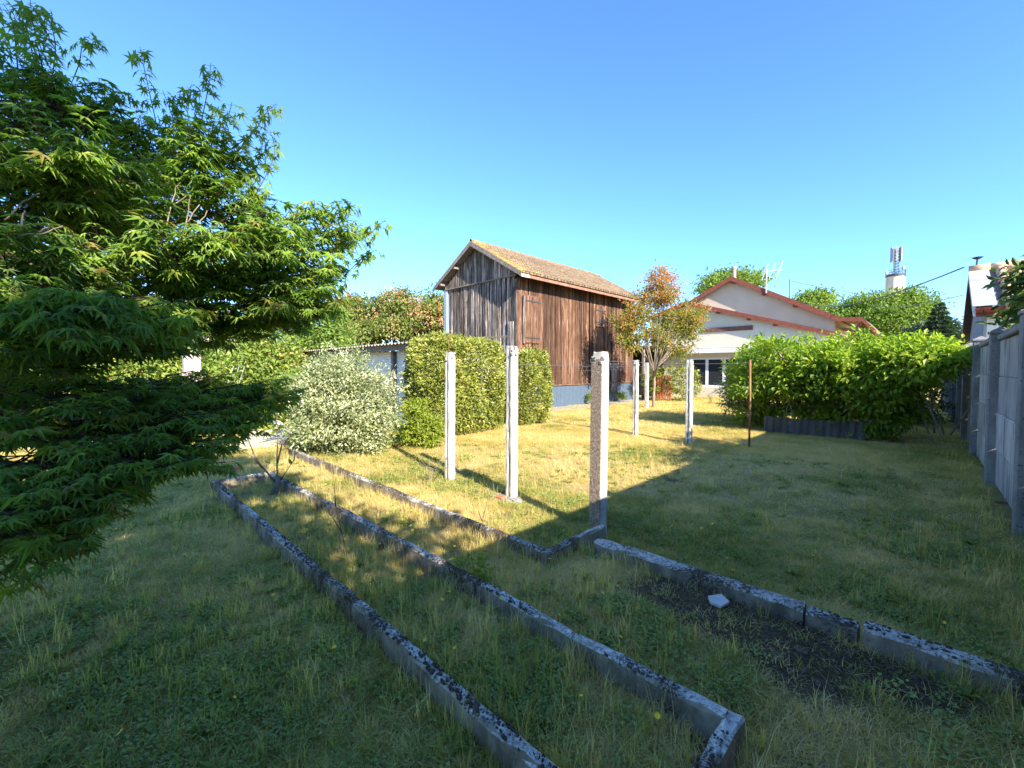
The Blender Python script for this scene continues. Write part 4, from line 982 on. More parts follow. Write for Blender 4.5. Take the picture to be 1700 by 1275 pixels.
# shrub overhanging from the neighbour above the wall
ov = empty('overhanging_shrub', (9.0, -1.5, 0), 'dark leafed shrub looking over the top of the concrete wall', 'bush')
e = [((6.6, -1.4, 2.45), (.8, .45, .5)), ((7.4, -1.35, 2.3), (.6, .4, .45)), ((9.1, -.85, 2.25), (.34, .25, .22)), ((8.2, -1.05, 2.75), (.35, .32, .38)), ((7.8, -1.1, 2.5), (.5, .4, .5))]
_, cs_ = foliage('foliage', e, 3600, .13, M['dark_leaf'], ov, .14, .4, .35, shape='blade6', width=.42)
limbs('branches', (9.0, -1.7, 0), e, cs_, .05, M['bark'], ov, top=(9.0, -1.6, 1.7))
db = empty('added_dark_bush', (17.5, .8, 0), 'dark bush added to darken the gap between the bright bush and the wall', 'bush')  # added bush, stands in for the deep shade of the gap
e = [((17.6, 1.0, .9), (1.2, 1.1, 1.1)), ((17.2, .2, .5), (1.0, .6, .6)), ((18.2, 1.8, 1.3), (1.2, 1.2, 1.2))]
_, cs_ = foliage('foliage', e, 7000, .12, M['dark_leaf'], db, .14, .6, zmin=.02); limbs('branches', (17.5, .9, 0), e, cs_, .05, M['bark'], db)
# small hedge near the carport and ivy-like clump
hb = empty('rounded_hedge', (20.0, 8.3, 0), 'small rounded hedge behind the trunk of the reddish tree', 'hedge')
e = [((21.0, 9.0, 1.0), (.9, .75, .95)), ((20.6, 10.2, .95), (.7, .6, .9))]
foliage('foliage', e, 7000, .10, M['photinia'], hb, .1, .75, zmin=.02)
wv = empty('white_edged_shrub', (14.2, 4.5, 0), 'pale dry leafed shrub at the left foot of the bright bush', 'bush')
e = [((14.3, 4.35, .95), (.45, .5, .7))]
_, cs_ = foliage('foliage', e, 2600, .09, M['varieg'], wv, .1, .5, zmin=.02); limbs('branches', (14.3, 4.35, 0), e, cs_, .03, M['bark'], wv)

# ---------------------------------------------------------------- trees
def tree(name, base, ells, n, size, mat, label, r0, cat='tree', group=None, bark='bark', clump=.3, shell=.5, droop=.2, tonefn=None, width=.5, fork=.35, top=None, per=7, void=None, up=.5):
    root = empty(name, (base[0], base[1], 0), label, cat, group)
    _, cs = foliage('crown', ells, n, size, mat, root, clump, shell, droop, tonefn=tonefn, width=width, zmin=.05, void=void, up=up)
    limbs('limbs', (base[0], base[1], 0), ells, cs, r0, M[bark], root, fork=fork, top=top, per=per)
    return root
# crepe myrtle
cmb = G(1085, 677)
def cmz(py, d=17.9): return CAMH + (613 - py) / F * d
def ce(px, py, rx, ry, d=17.9, rd=None):
    p = D(px, py, d); s = d / F; return ((p.x, p.y, p.z), (rx * s * 1.0, rx * s * 1.0, ry * s))
e = [ce(1092, 462, 24, 26), ce(1100, 490, 36, 24), ce(1060, 500, 18, 20), ce(1040, 540, 26, 18), ce(1065, 530, 30, 20), ce(1120, 528, 30, 22), ce(1152, 522, 24, 20), ce(1140, 550, 28, 20),
     ce(1050, 566, 30, 18), ce(1100, 560, 30, 22), ce(1120, 580, 26, 12)]
def cm_tone(P, t): return t * .8 + .09 * (P[:, 2] - 3.2) + .04
tree('crepe_myrtle', cmb, e, 16000, .105, M['myrtle'], 'slender tree with copper red and green leaves before the house', .055, bark='pale_bark', clump=.17, shell=.3, tonefn=cm_tone, fork=.30, per=6)
mb = MB()
for k in range(5):
    a = k * 1.3; mb.tube([(cmb.x, cmb.y, 1.2), (cmb.x + cos(a) * .35, cmb.y + sin(a) * .35, 2.4), (cmb.x + cos(a) * .8, cmb.y + sin(a) * .8, 3.8)], [.03, .02, .008], 6)
mb.build('stems', M['bark'], bpy.data.objects['crepe_myrtle'], True)
# silk tree with pink blossom behind the shed, left
def se(px, py, rx, ry, d): p = D(px, py, d); s = d / F; return ((p.x, p.y, p.z), (rx * s, rx * s, ry * s))
d0 = 25
e = [se(660, 505, 32, 24, d0), se(610, 520, 36, 20, d0 + 1), se(700, 525, 34, 18, d0), se(575, 510, 30, 18, d0), se(640, 545, 46, 14, d0 - 1), se(590, 555, 42, 16, d0 - 1), se(725, 505, 20, 16, d0 + 1)]
def silk_tone(P, t): return t * .62 + .13 * ((fbm(P[:, 0] * 1.6 + P[:, 2], P[:, 1] * 1.6 + P[:, 2], 2) - .5) * 5 + .4) + .12
tree('silk_tree', D(650, 613, d0), e, 26000, .17, M['silk'], 'wide silk tree with pink blossom behind the shed roof', .22, clump=.3, shell=.6, tonefn=silk_tone, up=1.2)
d0 = 29
e = [se(718, 530, 26, 44, d0), se(735, 560, 26, 30, d0), se(690, 560, 30, 20, d0)]
tree('leafy_tree', D(720, 613, d0), e, 9000, .2, M['bgtree'], 'dark green tree touching the left edge of the barn', .2, clump=.35, tonefn=lambda P, t: t * .6)
# garden trees and shrubs on the left behind the maple
left = [(530, 560, 44, 48, 18, 'bgtree', 'rounded green tree above the left end of the shed roof', 9000),
        (440, 610, 52, 50, 15, 'orchard', 'bright leafy fruit tree left of the shed', 12000),
        (370, 620, 40, 56, 17, 'bgtree', 'green tree right of the white chimney block', 8000),
        (250, 600, 60, 40, 16, 'orchard', 'sunlit fruit tree with orange fruit seen under the maple', 12000),
        (150, 610, 60, 44, 18, 'orchard', 'sunlit shrub mass seen through the maple gap', 9000),
        (40, 600, 80, 60, 17, 'bgtree', 'green tree at the far left edge behind the maple', 9000),
        (440, 535, 60, 30, 26, 'bgtree', 'tall pale tree behind the fruit trees', 7000)]
for px, py, rx, ry, dd, mt, lb, n in left:
    e = [se(px, py, rx, ry, dd), se(px - rx * .5, py + ry * .3, rx * .6, ry * .6, dd - 1), se(px + rx * .5, py + ry * .25, rx * .6, ry * .6, dd + 1), se(px, py - ry * .5, rx * .5, ry * .5, dd)]
    tree('garden_tree', D(px, 613, dd), e, n, .15, M[mt], lb, .12, group='trees at the left end of the garden', clump=.28, shell=.6)
lows = [(330, 690, 42, 26, 12.5, 'laurel', 'low green shrub below the white chimney block'), (430, 680, 40, 30, 11.5, 'bgtree', 'leafy shrub beside the path at the left'), (250, 680, 60, 30, 12, 'orchard', 'low sunlit shrub under the maple branch'),
        (120, 690, 80, 30, 12, 'orchard', 'wide low shrub behind the maple'), (500, 650, 30, 40, 12.5, 'bgtree', 'green shrub just left of the round variegated bush'), (10, 700, 70, 40, 10, 'bgtree', 'low shrub at the far left edge')]
for px, py, rx, ry, dd, mt, lb in lows:
    sh_ = empty('garden_shrub', Vector((D(px, 613, dd).x, D(px, 613, dd).y, 0)), lb, 'bush', 'shrubs at the left end of the garden')
    e = [se(px, py, rx, ry, dd), se(px + 8, py - 8, rx * .6, ry * .8, dd + .4)]
    _, cs_ = foliage('foliage', e, 4200, .11, M[mt], sh_, .14, .5, zmin=.02); limbs('branches', sh_.location, e, cs_, .03, M['bark'], sh_, fork=.3)
# palm-like yellow plant by the bush
yp = empty('spiky_plant', G(487, 735), 'yellow green spiky plant beside the round variegated bush', 'plant')
P_ = np.repeat(np.array([[yp.location.x, yp.location.y, .35]]), 46, 0) + rng.normal(size=(46, 3)) * .04; dr = unit(rng.normal(size=(46, 3)) + np.array([0, 0, 1.0])); 
leaf_object('fronds', [leaf_arrays(P_, dr, np.tile([0, 0, 1.], (46, 1)) + dr * .2, .65 + .3 * rng.random(46), 'blade6', .10)], M['yellow_leaf'], yp)
# white masonry block with chimney at left
wc = empty('garden_chimney', G(318, 672), 'white rendered barbecue chimney among the trees at the left', 'chimney')
q = Vector(D(318, 613, 13)); q.z = 0; wc.location = q
mb = MB(); mb.cbox(q.x - .27, q.x + .27, q.y - .25, q.y + .25, 0, 1.5, .02); mb.build('base', M['pink_render'], wc)
mb = MB(); mb.cbox(q.x - .2, q.x + .22, q.y - .16, q.y + .2, 1.5, 2.08, .02); mb.build('flue', M['pink_render'], wc)
mb = MB(); mb.box(q.x - .29, q.x + .29, q.y - .27, q.y + .27, .98, 1.03); mb.build('shelf', M['darkmetal'], wc)
for k in range(3):
    mb = MB(); a = q + Vector((.7 + .12 * k, -.5 - .12 * k, .7)); mb.tube([a, a + Vector((.25, -.25, 1.0))], .012, 4); tag(mb.build('garden_stake', M['metal']), 'thin pale cane leaning beside the white chimney, ' + ('closest to it', 'middle one', 'farthest from it')[k], 'stake', 'canes leaning beside the white chimney')
# pink house far left through the maple
ph = empty('pink_house', D(385, 613, 38) * 1, 'pink rendered house glimpsed through the maple leaves', 'house'); ph.location.z = 0; q = Vector(ph.location)
mb = MB(); mb.box(q.x - 7, q.x + .5, q.y - 1, q.y + 7, 0, 5.6); mb.build('wall', M['pink_render'], ph)
mb = MB(); mb.prism([(q.x - 7.4, q.y - 1.4, 5.6), (q.x - 7.4, q.y + 3, 7.0), (q.x - 7.4, q.y + 7.4, 5.6)], (8.3, 0, 0)); mb.build('roof', M['tile_old'], ph)
# concrete path and pillar at left
mb = MB(); a, b_p, c_p, d_p = G(362, 752), G(470, 742), G(492, 712), G(425, 716)
mb.prism([(a.x, a.y, .0), (b_p.x, b_p.y, .0), (c_p.x, c_p.y, .0), (d_p.x, d_p.y, .0)], (0, 0, .045)); tag(mb.build('path', M['path']), kind='structure')
q = G(462, 722); pl = MB(); pl.cbox(q.x - .09, q.x + .09, q.y - .09, q.y + .09, 0, .78, .01); pl.cbox(q.x - .12, q.x + .12, q.y - .12, q.y + .12, .78, .84, .01)
tag(pl.build('stone_pillar', M['render_cream']), 'short pale pillar left of the round variegated bush', 'pillar')
# orange brick, broken tile
q = G(393, 789); mb = MB(); mb.cbox(q.x - .055, q.x + .055, q.y - .10, q.y + .10, 0.06, .14, .006); tag(mb.build('brick', M['brick']), 'loose orange brick lying by the far end of the long bed', 'brick')
q = G(1193, 1014, .1); mb = MB(); z = float(gz(q.x, q.y)) + .012
mb.prism([(q.x - .055, q.y - .03, z), (q.x + .02, q.y - .055, z + .012), (q.x + .06, q.y + .005, z + .02), (q.x + .0, q.y + .065, z + .008), (q.x - .05, q.y + .03, z)], (0, 0, .014)); tag(mb.build('tile_shard', M['slab']), 'pale broken tile lying on the bare dark soil', 'tile')

# far trees at the right
far = [(1440, 525, 44, 34, 60, 'bgtree', 'broad bright green tree in front of the tower', 12000), (1500, 520, 44, 36, 55, 'bgtree', 'rounded bright green tree right of the tower foot', 12000), (1395, 540, 34, 26, 62, 'bgtree', 'green tree behind the end of the red roof', 8000),
       (1352, 500, 24, 14, 75, 'bgtree', 'small light green treetop above the red roof slope', 4000), (1215, 466, 46, 14, 60, 'bgtree', 'treetop peeping over the ridge of the house', 5000), (1560, 552, 40, 22, 48, 'conifer', 'dark tree row beside the neighbouring house', 6000)]
for px, py, rx, ry, dd, mt, lb, n in far:
    e = [se(px, py + 2, rx, ry, dd), se(px - rx * .6, py + ry * .4, rx * .6, ry * .8, dd - 1), se(px + rx * .55, py + ry * .3, rx * .6, ry * .8, dd + 1), se(px + rx * .2, py - ry * .55, rx * .45, ry * .55, dd), se(px - rx * .3, py - ry * .4, rx * .4, ry * .5, dd)]
    tree('distant_tree', D(px, 613, dd), e, n, dd * .0072, M[mt], lb, .3, group='trees beyond the houses', clump=dd * .012, shell=.55, tonefn=lambda P, t: t * .9 + .1)
# conifer
q = D(1556, 613, 45); root = empty('conifer_tree', Vector((q.x, q.y, 0)), 'pointed dark blue green conifer beside the neighbouring roof', 'tree')
zt = CAMH + (613 - 503) / F * 45; mb = MB(); mb.tube([(q.x, q.y, 0), (q.x, q.y, zt - .2)], [.25, .03], 6); mb.build('trunk', M['bark'], root)
n = 6500; t = rng.random(n) ** .7; lay = np.floor(t * 14) / 14; a = rng.random(n) * 2 * pi; rr = (.15 + lay * 2.4) * rng.random(n) ** .5
P_ = np.stack([q.x + np.cos(a) * rr, q.y + np.sin(a) * rr, zt - .1 - lay * 6.0 - rr * .25 + rng.normal(size=n) * .08], 1)
Td = unit(np.stack([np.cos(a), np.sin(a), -.35 * np.ones(n)], 1)); leaf_object('crown', [leaf_arrays(P_, Td, np.tile([0, 0, 1.], (n, 1)), .3 + .2 * rng.random(n), 'oval', .3)], M['conifer'], root)

# trees and hedge beyond the wall, behind the camera: they shade the foreground
def shade_void(P):
    # open gap between boughs through which the sun reaches the maple
    return (((P[:, 0] - .45) / .16) ** 2 + ((P[:, 2] - 3.15) / .15) ** 2) < 1
e = [((-.2, -2.6, 1.9), (1.6, .7, 1.5)), ((-.8, -2.7, 3.4), (1.6, .8, 1.0)), ((-2.4, -2.7, 2.6), (1.8, .8, 2.2)), ((-2.9, -2.8, 4.8), (1.3, .9, 1.3)), ((-.8, -2.75, 4.2), (1.4, .8, .45)), ((-1.9, -2.8, 6.35), (1.2, .9, .8)), ((-3.0, -2.8, 5.6), (.9, .9, 1.0)), ((-1.8, -2.8, 3.9), (1.0, .8, .9)), ((-4.4, -2.9, 2.2), (1.3, .8, 1.8)), ((-4.4, -2.9, 4.6), (1.3, .8, 1.4))]
tree('tall_laurel', (-.8, -2.7), e, 31000, .17, M['laurel'], 'tall dense laurel beyond the wall behind the viewer', .12, clump=.2, shell=.15, void=shade_void)
e = [((-6.5, -3.0, 3), (2.6, .9, 2.8)), ((-10, -3.2, 3.5), (2.4, 1, 3)), ((-5.8, -3.0, 5), (2.0, .9, 1.2))]
tree('tall_laurel', (-7, -3), e, 9000, .24, M['laurel'], 'second tall laurel further back beyond the wall', .12, clump=.3, shell=.15)

# ---------------------------------------------------------------- Japanese maple in the foreground
TB = Vector((-.55, 3.35, 0))                       # trunk stands just outside the frame
maple = empty('japanese_maple', TB, 'large green Japanese maple spreading in from the left edge', 'tree')
# boughs: (px, py, depth) way points -> sprays of twigs along them
boughs = [
 # upper left mass
 ([(-160, 420, 2.3), (-60, 260, 2.1), (40, 160, 2.0), (110, 130, 2.0)], 1.0), ([(-160, 420, 2.3), (-40, 300, 1.9), (80, 260, 1.8), (170, 240, 1.8)], 1.0),
 ([(-120, 420, 2.2), (0, 350, 2.0), (90, 330, 1.9), (150, 300, 1.9)], 1.0), ([(-160, 250, 2.4), (-60, 150, 2.2), (20, 90, 2.1)], .8), ([(-100, 380, 2.3), (20, 230, 2.3), (130, 190, 2.3)], .9),
 # mid mass
 ([(-100, 470, 2.4), (90, 400, 2.3), (200, 300, 2.3), (260, 220, 2.3)], 1.0), ([(60, 410, 2.4), (200, 340, 2.3), (320, 260, 2.3), (390, 230, 2.3)], 1.0),
 ([(100, 420, 2.5), (240, 370, 2.4), (350, 320, 2.4), (420, 300, 2.4)], 1.0), ([(140, 400, 2.5), (230, 330, 2.5), (300, 220, 2.5)], .9),
 # right bough
 ([(-100, 500, 2.3), (100, 430, 2.0), (240, 420, 1.9), (380, 400, 1.95), (480, 395, 2.1)], 1.1), ([(-60, 520, 2.4), (150, 480, 2.2), (320, 460, 2.2), (450, 450, 2.3), (560, 430, 2.4)], 1.1),
 ([(0, 520, 2.3), (200, 500, 2.1), (350, 500, 2.2), (480, 490, 2.3), (560, 490, 2.4)], 1.0), ([(60, 540, 2.4), (240, 530, 2.3), (400, 535, 2.4), (510, 520, 2.5)], .9),
 ([(200, 440, 2.3), (400, 410, 2.4), (520, 380, 2.4), (580, 370, 2.4)], .7), ([(-120, 540, 1.9), (20, 500, 1.6), (120, 500, 1.5), (190, 510, 1.5)], 1.0),
 ([(-120, 480, 1.9), (0, 440, 1.6), (90, 420, 1.6)], 1.0), ([(-120, 560, 2.0), (30, 555, 1.8), (180, 545, 1.8), (270, 540, 1.9)], .9), ([(-140, 600, 1.8), (-20, 580, 1.6), (60, 580, 1.6)], .9),
 # lower bough
 ([(-160, 640, 2.3), (40, 655, 2.0), (200, 660, 2.0), (340, 665, 2.2), (440, 655, 2.4)], 1.1), ([(-120, 660, 2.1), (60, 690, 1.8), (180, 695, 1.8), (300, 700, 2.0), (390, 695, 2.2)], 1.1),
 ([(-140, 700, 1.9), (40, 735, 1.7), (160, 745, 1.7), (260, 745, 1.8), (310, 750, 1.9)], 1.1), ([(-120, 640, 2.4), (60, 640, 2.3), (200, 640, 2.3), (330, 645, 2.4)], .6),
 ([(-140, 740, 1.9), (20, 770, 1.7), (110, 775, 1.7), (190, 775, 1.8)], 1.0),
 # lowest
 ([(-160, 800, 1.7), (-20, 835, 1.5), (60, 840, 1.5), (130, 830, 1.6)], 1.1), ([(-160, 850, 1.7), (-20, 890, 1.5), (60, 900, 1.55)], 1.0), ([(-160, 780, 2.0), (0, 815, 1.9), (100, 815, 1.9), (160, 820, 2.0)], .7),
]
branch = MB(); twig = MB(); LP, LT, LN, LS, LTn = [], [], [], [], []
hub = TB + Vector((0, 0, 1.0))
def cat_rom(pts, n):
    out = []
    for i in range(len(pts) - 1):
        p0 = pts[max(i - 1, 0)]; p1 = pts[i]; p2 = pts[i + 1]; p3 = pts[min(i + 2, len(pts) - 1)]
        for k in range(n):
            t = k / n; out.append(.5 * ((2 * p1) + (p2 - p0) * t + (2 * p0 - 5 * p1 + 4 * p2 - p3) * t * t + (3 * p1 - p0 - 3 * p2 + p3) * t ** 3))
    return out + [pts[-1]]
def add_leaf(p, out, droop, s, tone):
    d = Vector(out) + Vector((R.uniform(-.45, .45), R.uniform(-.45, .45), -droop + R.uniform(-.3, .3)))
    LP.append(p); LT.append(d.normalized()); nn = Vector((R.uniform(-.55, .55), R.uniform(-.55, .55), 1)); LN.append(nn); LS.append(s); LTn.append(tone)
def spray(p, d, L, tone, ls=.085, droop=.55, np_=6, lift=.15):
    d = Vector(d).normalized(); pts = [p]; k = 5
    for i in range(k): pts.append(pts[-1] + d * (L / k)); d = (d + Vector((R.uniform(-.15, .15), R.uniform(-.15, .15), lift * .3 - .12 * i / k))).normalized()
    twig.tube(pts, [.0035, .003, .0026, .0022, .0018, .001], 3, False)
    for i in range(np_):
        t = (i + .6) / np_ * k; a = pts[min(int(t), k - 1)].lerp(pts[min(int(t) + 1, k)], t % 1)
        side = d.cross(Vector((0, 0, 1))); side = side.normalized() if side.length > .05 else Vector((1, 0, 0))
        for sg in (1, -1):
            o = side * sg * .8 + d * .6
            q = a + o.normalized() * R.uniform(.015, .035) + Vector((0, 0, -.005)); twig.tube([a, q], .0009, 3, False)
            add_leaf(q, o, droop, ls * R.choice((R.uniform(.45, .8), R.uniform(.8, 1.2))), 1.0 if R.random() < .04 else tone + R.uniform(-.25, .25))
    add_leaf(pts[-1], d, droop, ls * .8, min(1, tone + R.uniform(-.1, .25)))
for way, dens in boughs:
    way = [(x - (30 if x > 350 and y < 560 else 0), y + (36 if y < 330 else 14 if y < 560 else 0), d_) for x, y, d_ in way]
    pts = [D(*w) for w in way]; cr = cat_rom([hub.lerp(pts[0], .15)] + pts if False else pts, 7)
    L = sum((b_ - a_).length for a_, b_ in zip(cr[:-1], cr[1:])); nn = len(cr)
    branch.tube([hub.lerp(cr[0], .0), hub.lerp(cr[0], .5) + Vector((0, 0, .1))] + cr, [.035, .025] + [.016 * (1 - .8 * i / nn) + .002 for i in range(nn)], 5, True)
    ns = int(L * 74 * dens)
    for k in range(ns):
        t = (k + R.random()) / ns; i = t ** .85 * (nn - 1); a = cr[int(i)].lerp(cr[min(int(i) + 1, nn - 1)], i % 1)
        fd = (cr[min(int(i) + 2, nn - 1)] - cr[max(int(i) - 1, 0)]).normalized()
        side = fd.cross(Vector((0, 0, 1))).normalized() * R.choice((-1, 1)); wdt = .28 * (1 - .55 * t)
        d = fd * R.uniform(.4, 1) + side * R.uniform(.2, 1.1) + Vector((0, 0, R.uniform(-.25, .45)))
        st = a + side * R.uniform(0, wdt * .8) + Vector((0, 0, R.uniform(-.07, .07)))
        twig.tube([a, st], [.004, .003], 3, False)
        spray(st, d, R.uniform(.09, .2), R.uniform(.15, .75), droop=R.uniform(.25, .8), np_=R.randint(3, 5), ls=.092)
# long upright shoots against the sky
shoots = [([(70, 200, 2.0), (92, 90, 2.0), (80, 30, 2.0), (62, 20, 2.0)], 6), ([(180, 260, 2.2), (160, 190, 2.2), (165, 130, 2.2)], 5), ([(330, 260, 2.3), (310, 180, 2.3), (318, 140, 2.3)], 5), ([(420, 330, 2.4), (455, 260, 2.4), (448, 215, 2.4)], 6),
          ([(500, 430, 2.4), (540, 360, 2.4), (530, 345, 2.4)], 5), ([(560, 470, 2.5), (600, 430, 2.5), (625, 415, 2.5)], 5),([(100, 150, 2.0), (60, 60, 2.0), (50, 0, 2.0)], 7), ([(30, 120, 2.0), (22, 40, 2.0), (5, 5, 2.0)], 6), ([(60, 120, 2.1), (50, 70, 2.1), (44, 30, 2.1), (62, 12, 2.1)], 6), ([(100, 180, 2.2), (130, 110, 2.2), (140, 62, 2.2), (165, 78, 2.2)], 6),
          ([(150, 230, 2.2), (175, 170, 2.2), (200, 155, 2.2), (210, 160, 2.2)], 6), ([(265, 230, 2.3), (245, 140, 2.3), (232, 78, 2.3)], 7), ([(300, 230, 2.3), (270, 150, 2.3)], 5), ([(330, 220, 2.3), (345, 150, 2.3), (350, 105, 2.3)], 7),
          ([(380, 250, 2.3), (420, 220, 2.3), (440, 190, 2.3), (458, 172, 2.3)], 8), ([(370, 230, 2.3), (385, 170, 2.3)], 5), ([(400, 300, 2.4), (430, 270, 2.4), (435, 240, 2.4)], 5), ([(410, 330, 2.4), (440, 310, 2.4)], 4),
          ([(540, 440, 2.4), (580, 410, 2.4), (610, 390, 2.4), (640, 365, 2.4)], 9), ([(470, 400, 2.4), (500, 350, 2.4), (505, 335, 2.4)], 6), ([(520, 390, 2.4), (560, 355, 2.4), (590, 340, 2.4)], 7), ([(430, 400, 2.3), (435, 350, 2.3)], 5), ([(560, 430, 2.4), (600, 370, 2.4)], 5),
          ([(280, 240, 2.3), (300, 150, 2.3)], 5), ([(0, 130, 2.0), (-10, 60, 2.0)], 5), ([(200, 240, 2.2), (235, 190, 2.2)], 5)]
for way, nl in shoots:
    cr = cat_rom([D(*w) for w in way], 4); twig.tube(cr, [.003 - .002 * i / len(cr) for i in range(len(cr))], 3, False)
    for k in range(nl):
        t = (k + .5) / nl * (len(cr) - 1); a = cr[int(t)].lerp(cr[min(int(t) + 1, len(cr) - 1)], t % 1)
        for sg in (1, -1):
            o = Vector((sg * R.uniform(.3, .8) * Q, -sg * R.uniform(.3, .8) * Q, .1)); q = a + o * .04; twig.tube([a, q], .0009, 3, False)
            add_leaf(q, o, .85, .085 * R.uniform(.7, 1.2), R.uniform(.2, .6)); add_leaf(q + Vector((R.uniform(-.02, .02), R.uniform(-.02, .02), -.02)), o, 1.1, .07 * R.uniform(.7, 1.2), R.uniform(.2, .6))
# bare dead twigs
tk = MB(); tk.tube([TB - Vector((0, 0, .1)), TB + Vector((.03, 0, .4)), TB + Vector((-.02, .03, .8)), hub], [.11, .085, .07, .06], 10); tk.build('trunk', M['bark'], maple, True)
for way in ([(300, 420, 1.9), (312, 350, 1.9), (317, 325, 1.9)], [(312, 370, 1.9), (330, 340, 1.9)], [(318, 390, 1.9), (345, 350, 1.9)], [(275, 380, 2.0), (290, 320, 2.0), (296, 305, 2.0)], [(288, 340, 2.0), (310, 325, 2.0)],
            [(10, 365, 1.4), (40, 335, 1.4), (66, 320, 1.4)], [(35, 380, 1.4), (42, 350, 1.4), (45, 340, 1.4)], [(30, 390, 1.4), (70, 388, 1.4), (103, 374, 1.4)], [(66, 385, 1.4), (80, 378, 1.4), (77, 368, 1.4)]):
    bare = MB(); cr = cat_rom([D(*w) for w in way], 4); bare.tube([c_ + Vector((R.uniform(-.003, .003), R.uniform(-.003, .003), R.uniform(-.003, .003))) for c_ in cr], [.0032 - .0018 * i / len(cr) for i in range(len(cr))], 5)
    bare.build('bare_twig', M['pale_bark'], maple, True)
branch.build('limbs', M['bark'], maple, True); twig.build('twigs', M['twig_red'], maple)['kind'] = 'stuff'
LPn = np.array(LP); LTa = np.array(LT); LNa = np.array(LN); LSa = np.array(LS); LTo = np.clip(np.array(LTn), 0, 1)
# keep clear of the lens
kk = np.linalg.norm(LPn - np.array([0, 0, CAMH]), axis=1) > 1.0
LPn, LTa, LNa, LSa, LTo = LPn[kk], LTa[kk], LNa[kk], LSa[kk], LTo[kk]
dist = np.linalg.norm(LPn - np.array([0, 0, CAMH]), axis=1)
rgt = (LPn[:, 0] - LPn[:, 1]) / (LPn[:, 0] + LPn[:, 1])
score = dist + 10 * (rgt < -1.18); near = np.argsort(score)[:300]; rest = np.setdiff1d(np.arange(len(dist)), near)
leaf_object('foliage', [leaf_arrays(LPn[rest], LTa[rest], LNa[rest], LSa[rest], 'maple', tone=LTo[rest])], M['maple'], maple)
lmes = []
for k in range(6):
    v, t_, tn = leaf_arrays(np.zeros((1, 3)), np.array([[0, 1., 0]]), np.array([[0, 0, 1.]]), np.ones(1), 'maple', tone=np.array([.15 + .12 * k]))
    v = v * np.array([1, 1, 1 + .25 * k]); lmes.append(np_mesh('leaf', v, t_, M['maple'], {'tone': ('POINT', 'FLOAT', tn.astype(np.float32))}))
for i in near:
    o = link('leaf', lmes[min(5, int(LTo[i] * 6))], maple)
    y_ = Vector(LTa[i]).normalized(); x_ = y_.cross(Vector(LNa[i])).normalized(); z_ = x_.cross(y_)
    mt = Matrix((x_, y_, z_)).transposed().to_4x4(); mt = Matrix.Translation(Vector(LPn[i]) - TB) @ mt @ Matrix.Scale(LSa[i], 4)
    o.matrix_basis = mt
print('maple leaves', len(dist))

# ---------------------------------------------------------------- small saplings and dry stalks
def sapling(base, label, stems, leaves=0, mat='bark', name='bare_sapling', r=.006):
    root = empty(name, base, label, 'sapling'); mb = MB(); tips = []
    for st in stems:
        pts = [Vector(base) + Vector(s) for s in st]; n = len(pts); mb.tube(pts, [r * (1 - .75 * i / (n - 1)) for i in range(n)], 5); tips.append(pts)
    mb.build('stems', M[mat], root, True)
    if leaves:
        P_ = []; 
        for k in range(leaves):
            t = R.choice(tips); a = R.uniform(.4, 1) * (len(t) - 1); P_.append(t[int(min(a, len(t) - 2))].lerp(t[int(min(a, len(t) - 2)) + 1], a - int(min(a, len(t) - 2))))
        P_ = np.array(P_); n = len(P_); leaf_object('leaves', [leaf_arrays(P_, rng.normal(size=(n, 3)) + np.array([0, 0, -.3]), np.tile([0, 0, 1.], (n, 1)) + rng.normal(size=(n, 3)) * .4, .05 + .04 * rng.random(n), 'blade6', .55)], M['orchard'], root)
    return root
b0 = G(458, 832); b0.z = 0
sapling(b0, 'crooked bare sapling growing at the far end of the long bed', [[(0, 0, 0), (.03, .03, .25), (.02, .0, .5), (.05, .03, .85), (.03, .02, 1.05)], [(.02, .02, .2), (-.15, .2, .5), (-.22, .35, .8)], [(.02, .0, .2), (.18, -.12, .5), (.2, -.12, .75)],
            [(.03, .02, .45), (.1, .05, .7), (.2, .0, .85)], [(-.1, .14, .4), (-.2, .15, .55), (-.3, .35, .62)]], 16, r=.013)
mb = MB(); mb.tube([b0 + Vector((-.04, 0, 0)), b0 + Vector((0, .03, .12)), b0 + Vector((.04, -.02, .3))], [.05, .045, .02], 8); tag(mb.build('tree_stump', M['bark'], None, True), 'small gnarled stump at the foot of the bare sapling', 'stump')
b0 = G(582, 945); b0.z = 0; sapling(b0, 'thin bare stem standing inside the long bed', [[(0, 0, 0), (-.05, .04, .3), (-.09, .12, .62)], [(-.05, .04, .3), (-.14, .1, .5)], [(-.07, .1, .5), (-.1, .05, .7)]], 0, r=.005)
b0 = G(790, 925); b0.z = 0; sapling(b0, 'thin dark stem leaning beside the middle edging', [[(0, 0, 0), (.05, -.01, .25), (.13, -.04, .58)], [(.06, -.01, .3), (.02, .0, .42)]], 0, r=.005)
b0 = G(715, 808); b0.z = 0; sapling(b0, 'clump of dry pinkish stalks left of the slotted posts', [[(R.uniform(-.08, .08), R.uniform(-.08, .08), 0), (R.uniform(-.14, .14), R.uniform(-.14, .14), .22), (R.uniform(-.22, .22), R.uniform(-.22, .22), R.uniform(.3, .5))] for _ in range(14)], 0, 'pale_bark', 'dry_stalks', .004)
b0 = G(780, 985); b0.z = .05; w_ = empty('young_weed', b0, 'fresh green weed growing against the middle edging', 'plant')
e = [((b0.x, b0.y, .17), (.10, .10, .12))]; foliage('foliage', e, 220, .05, M['yellow_leaf'], w_, .04, .3, kind=None)
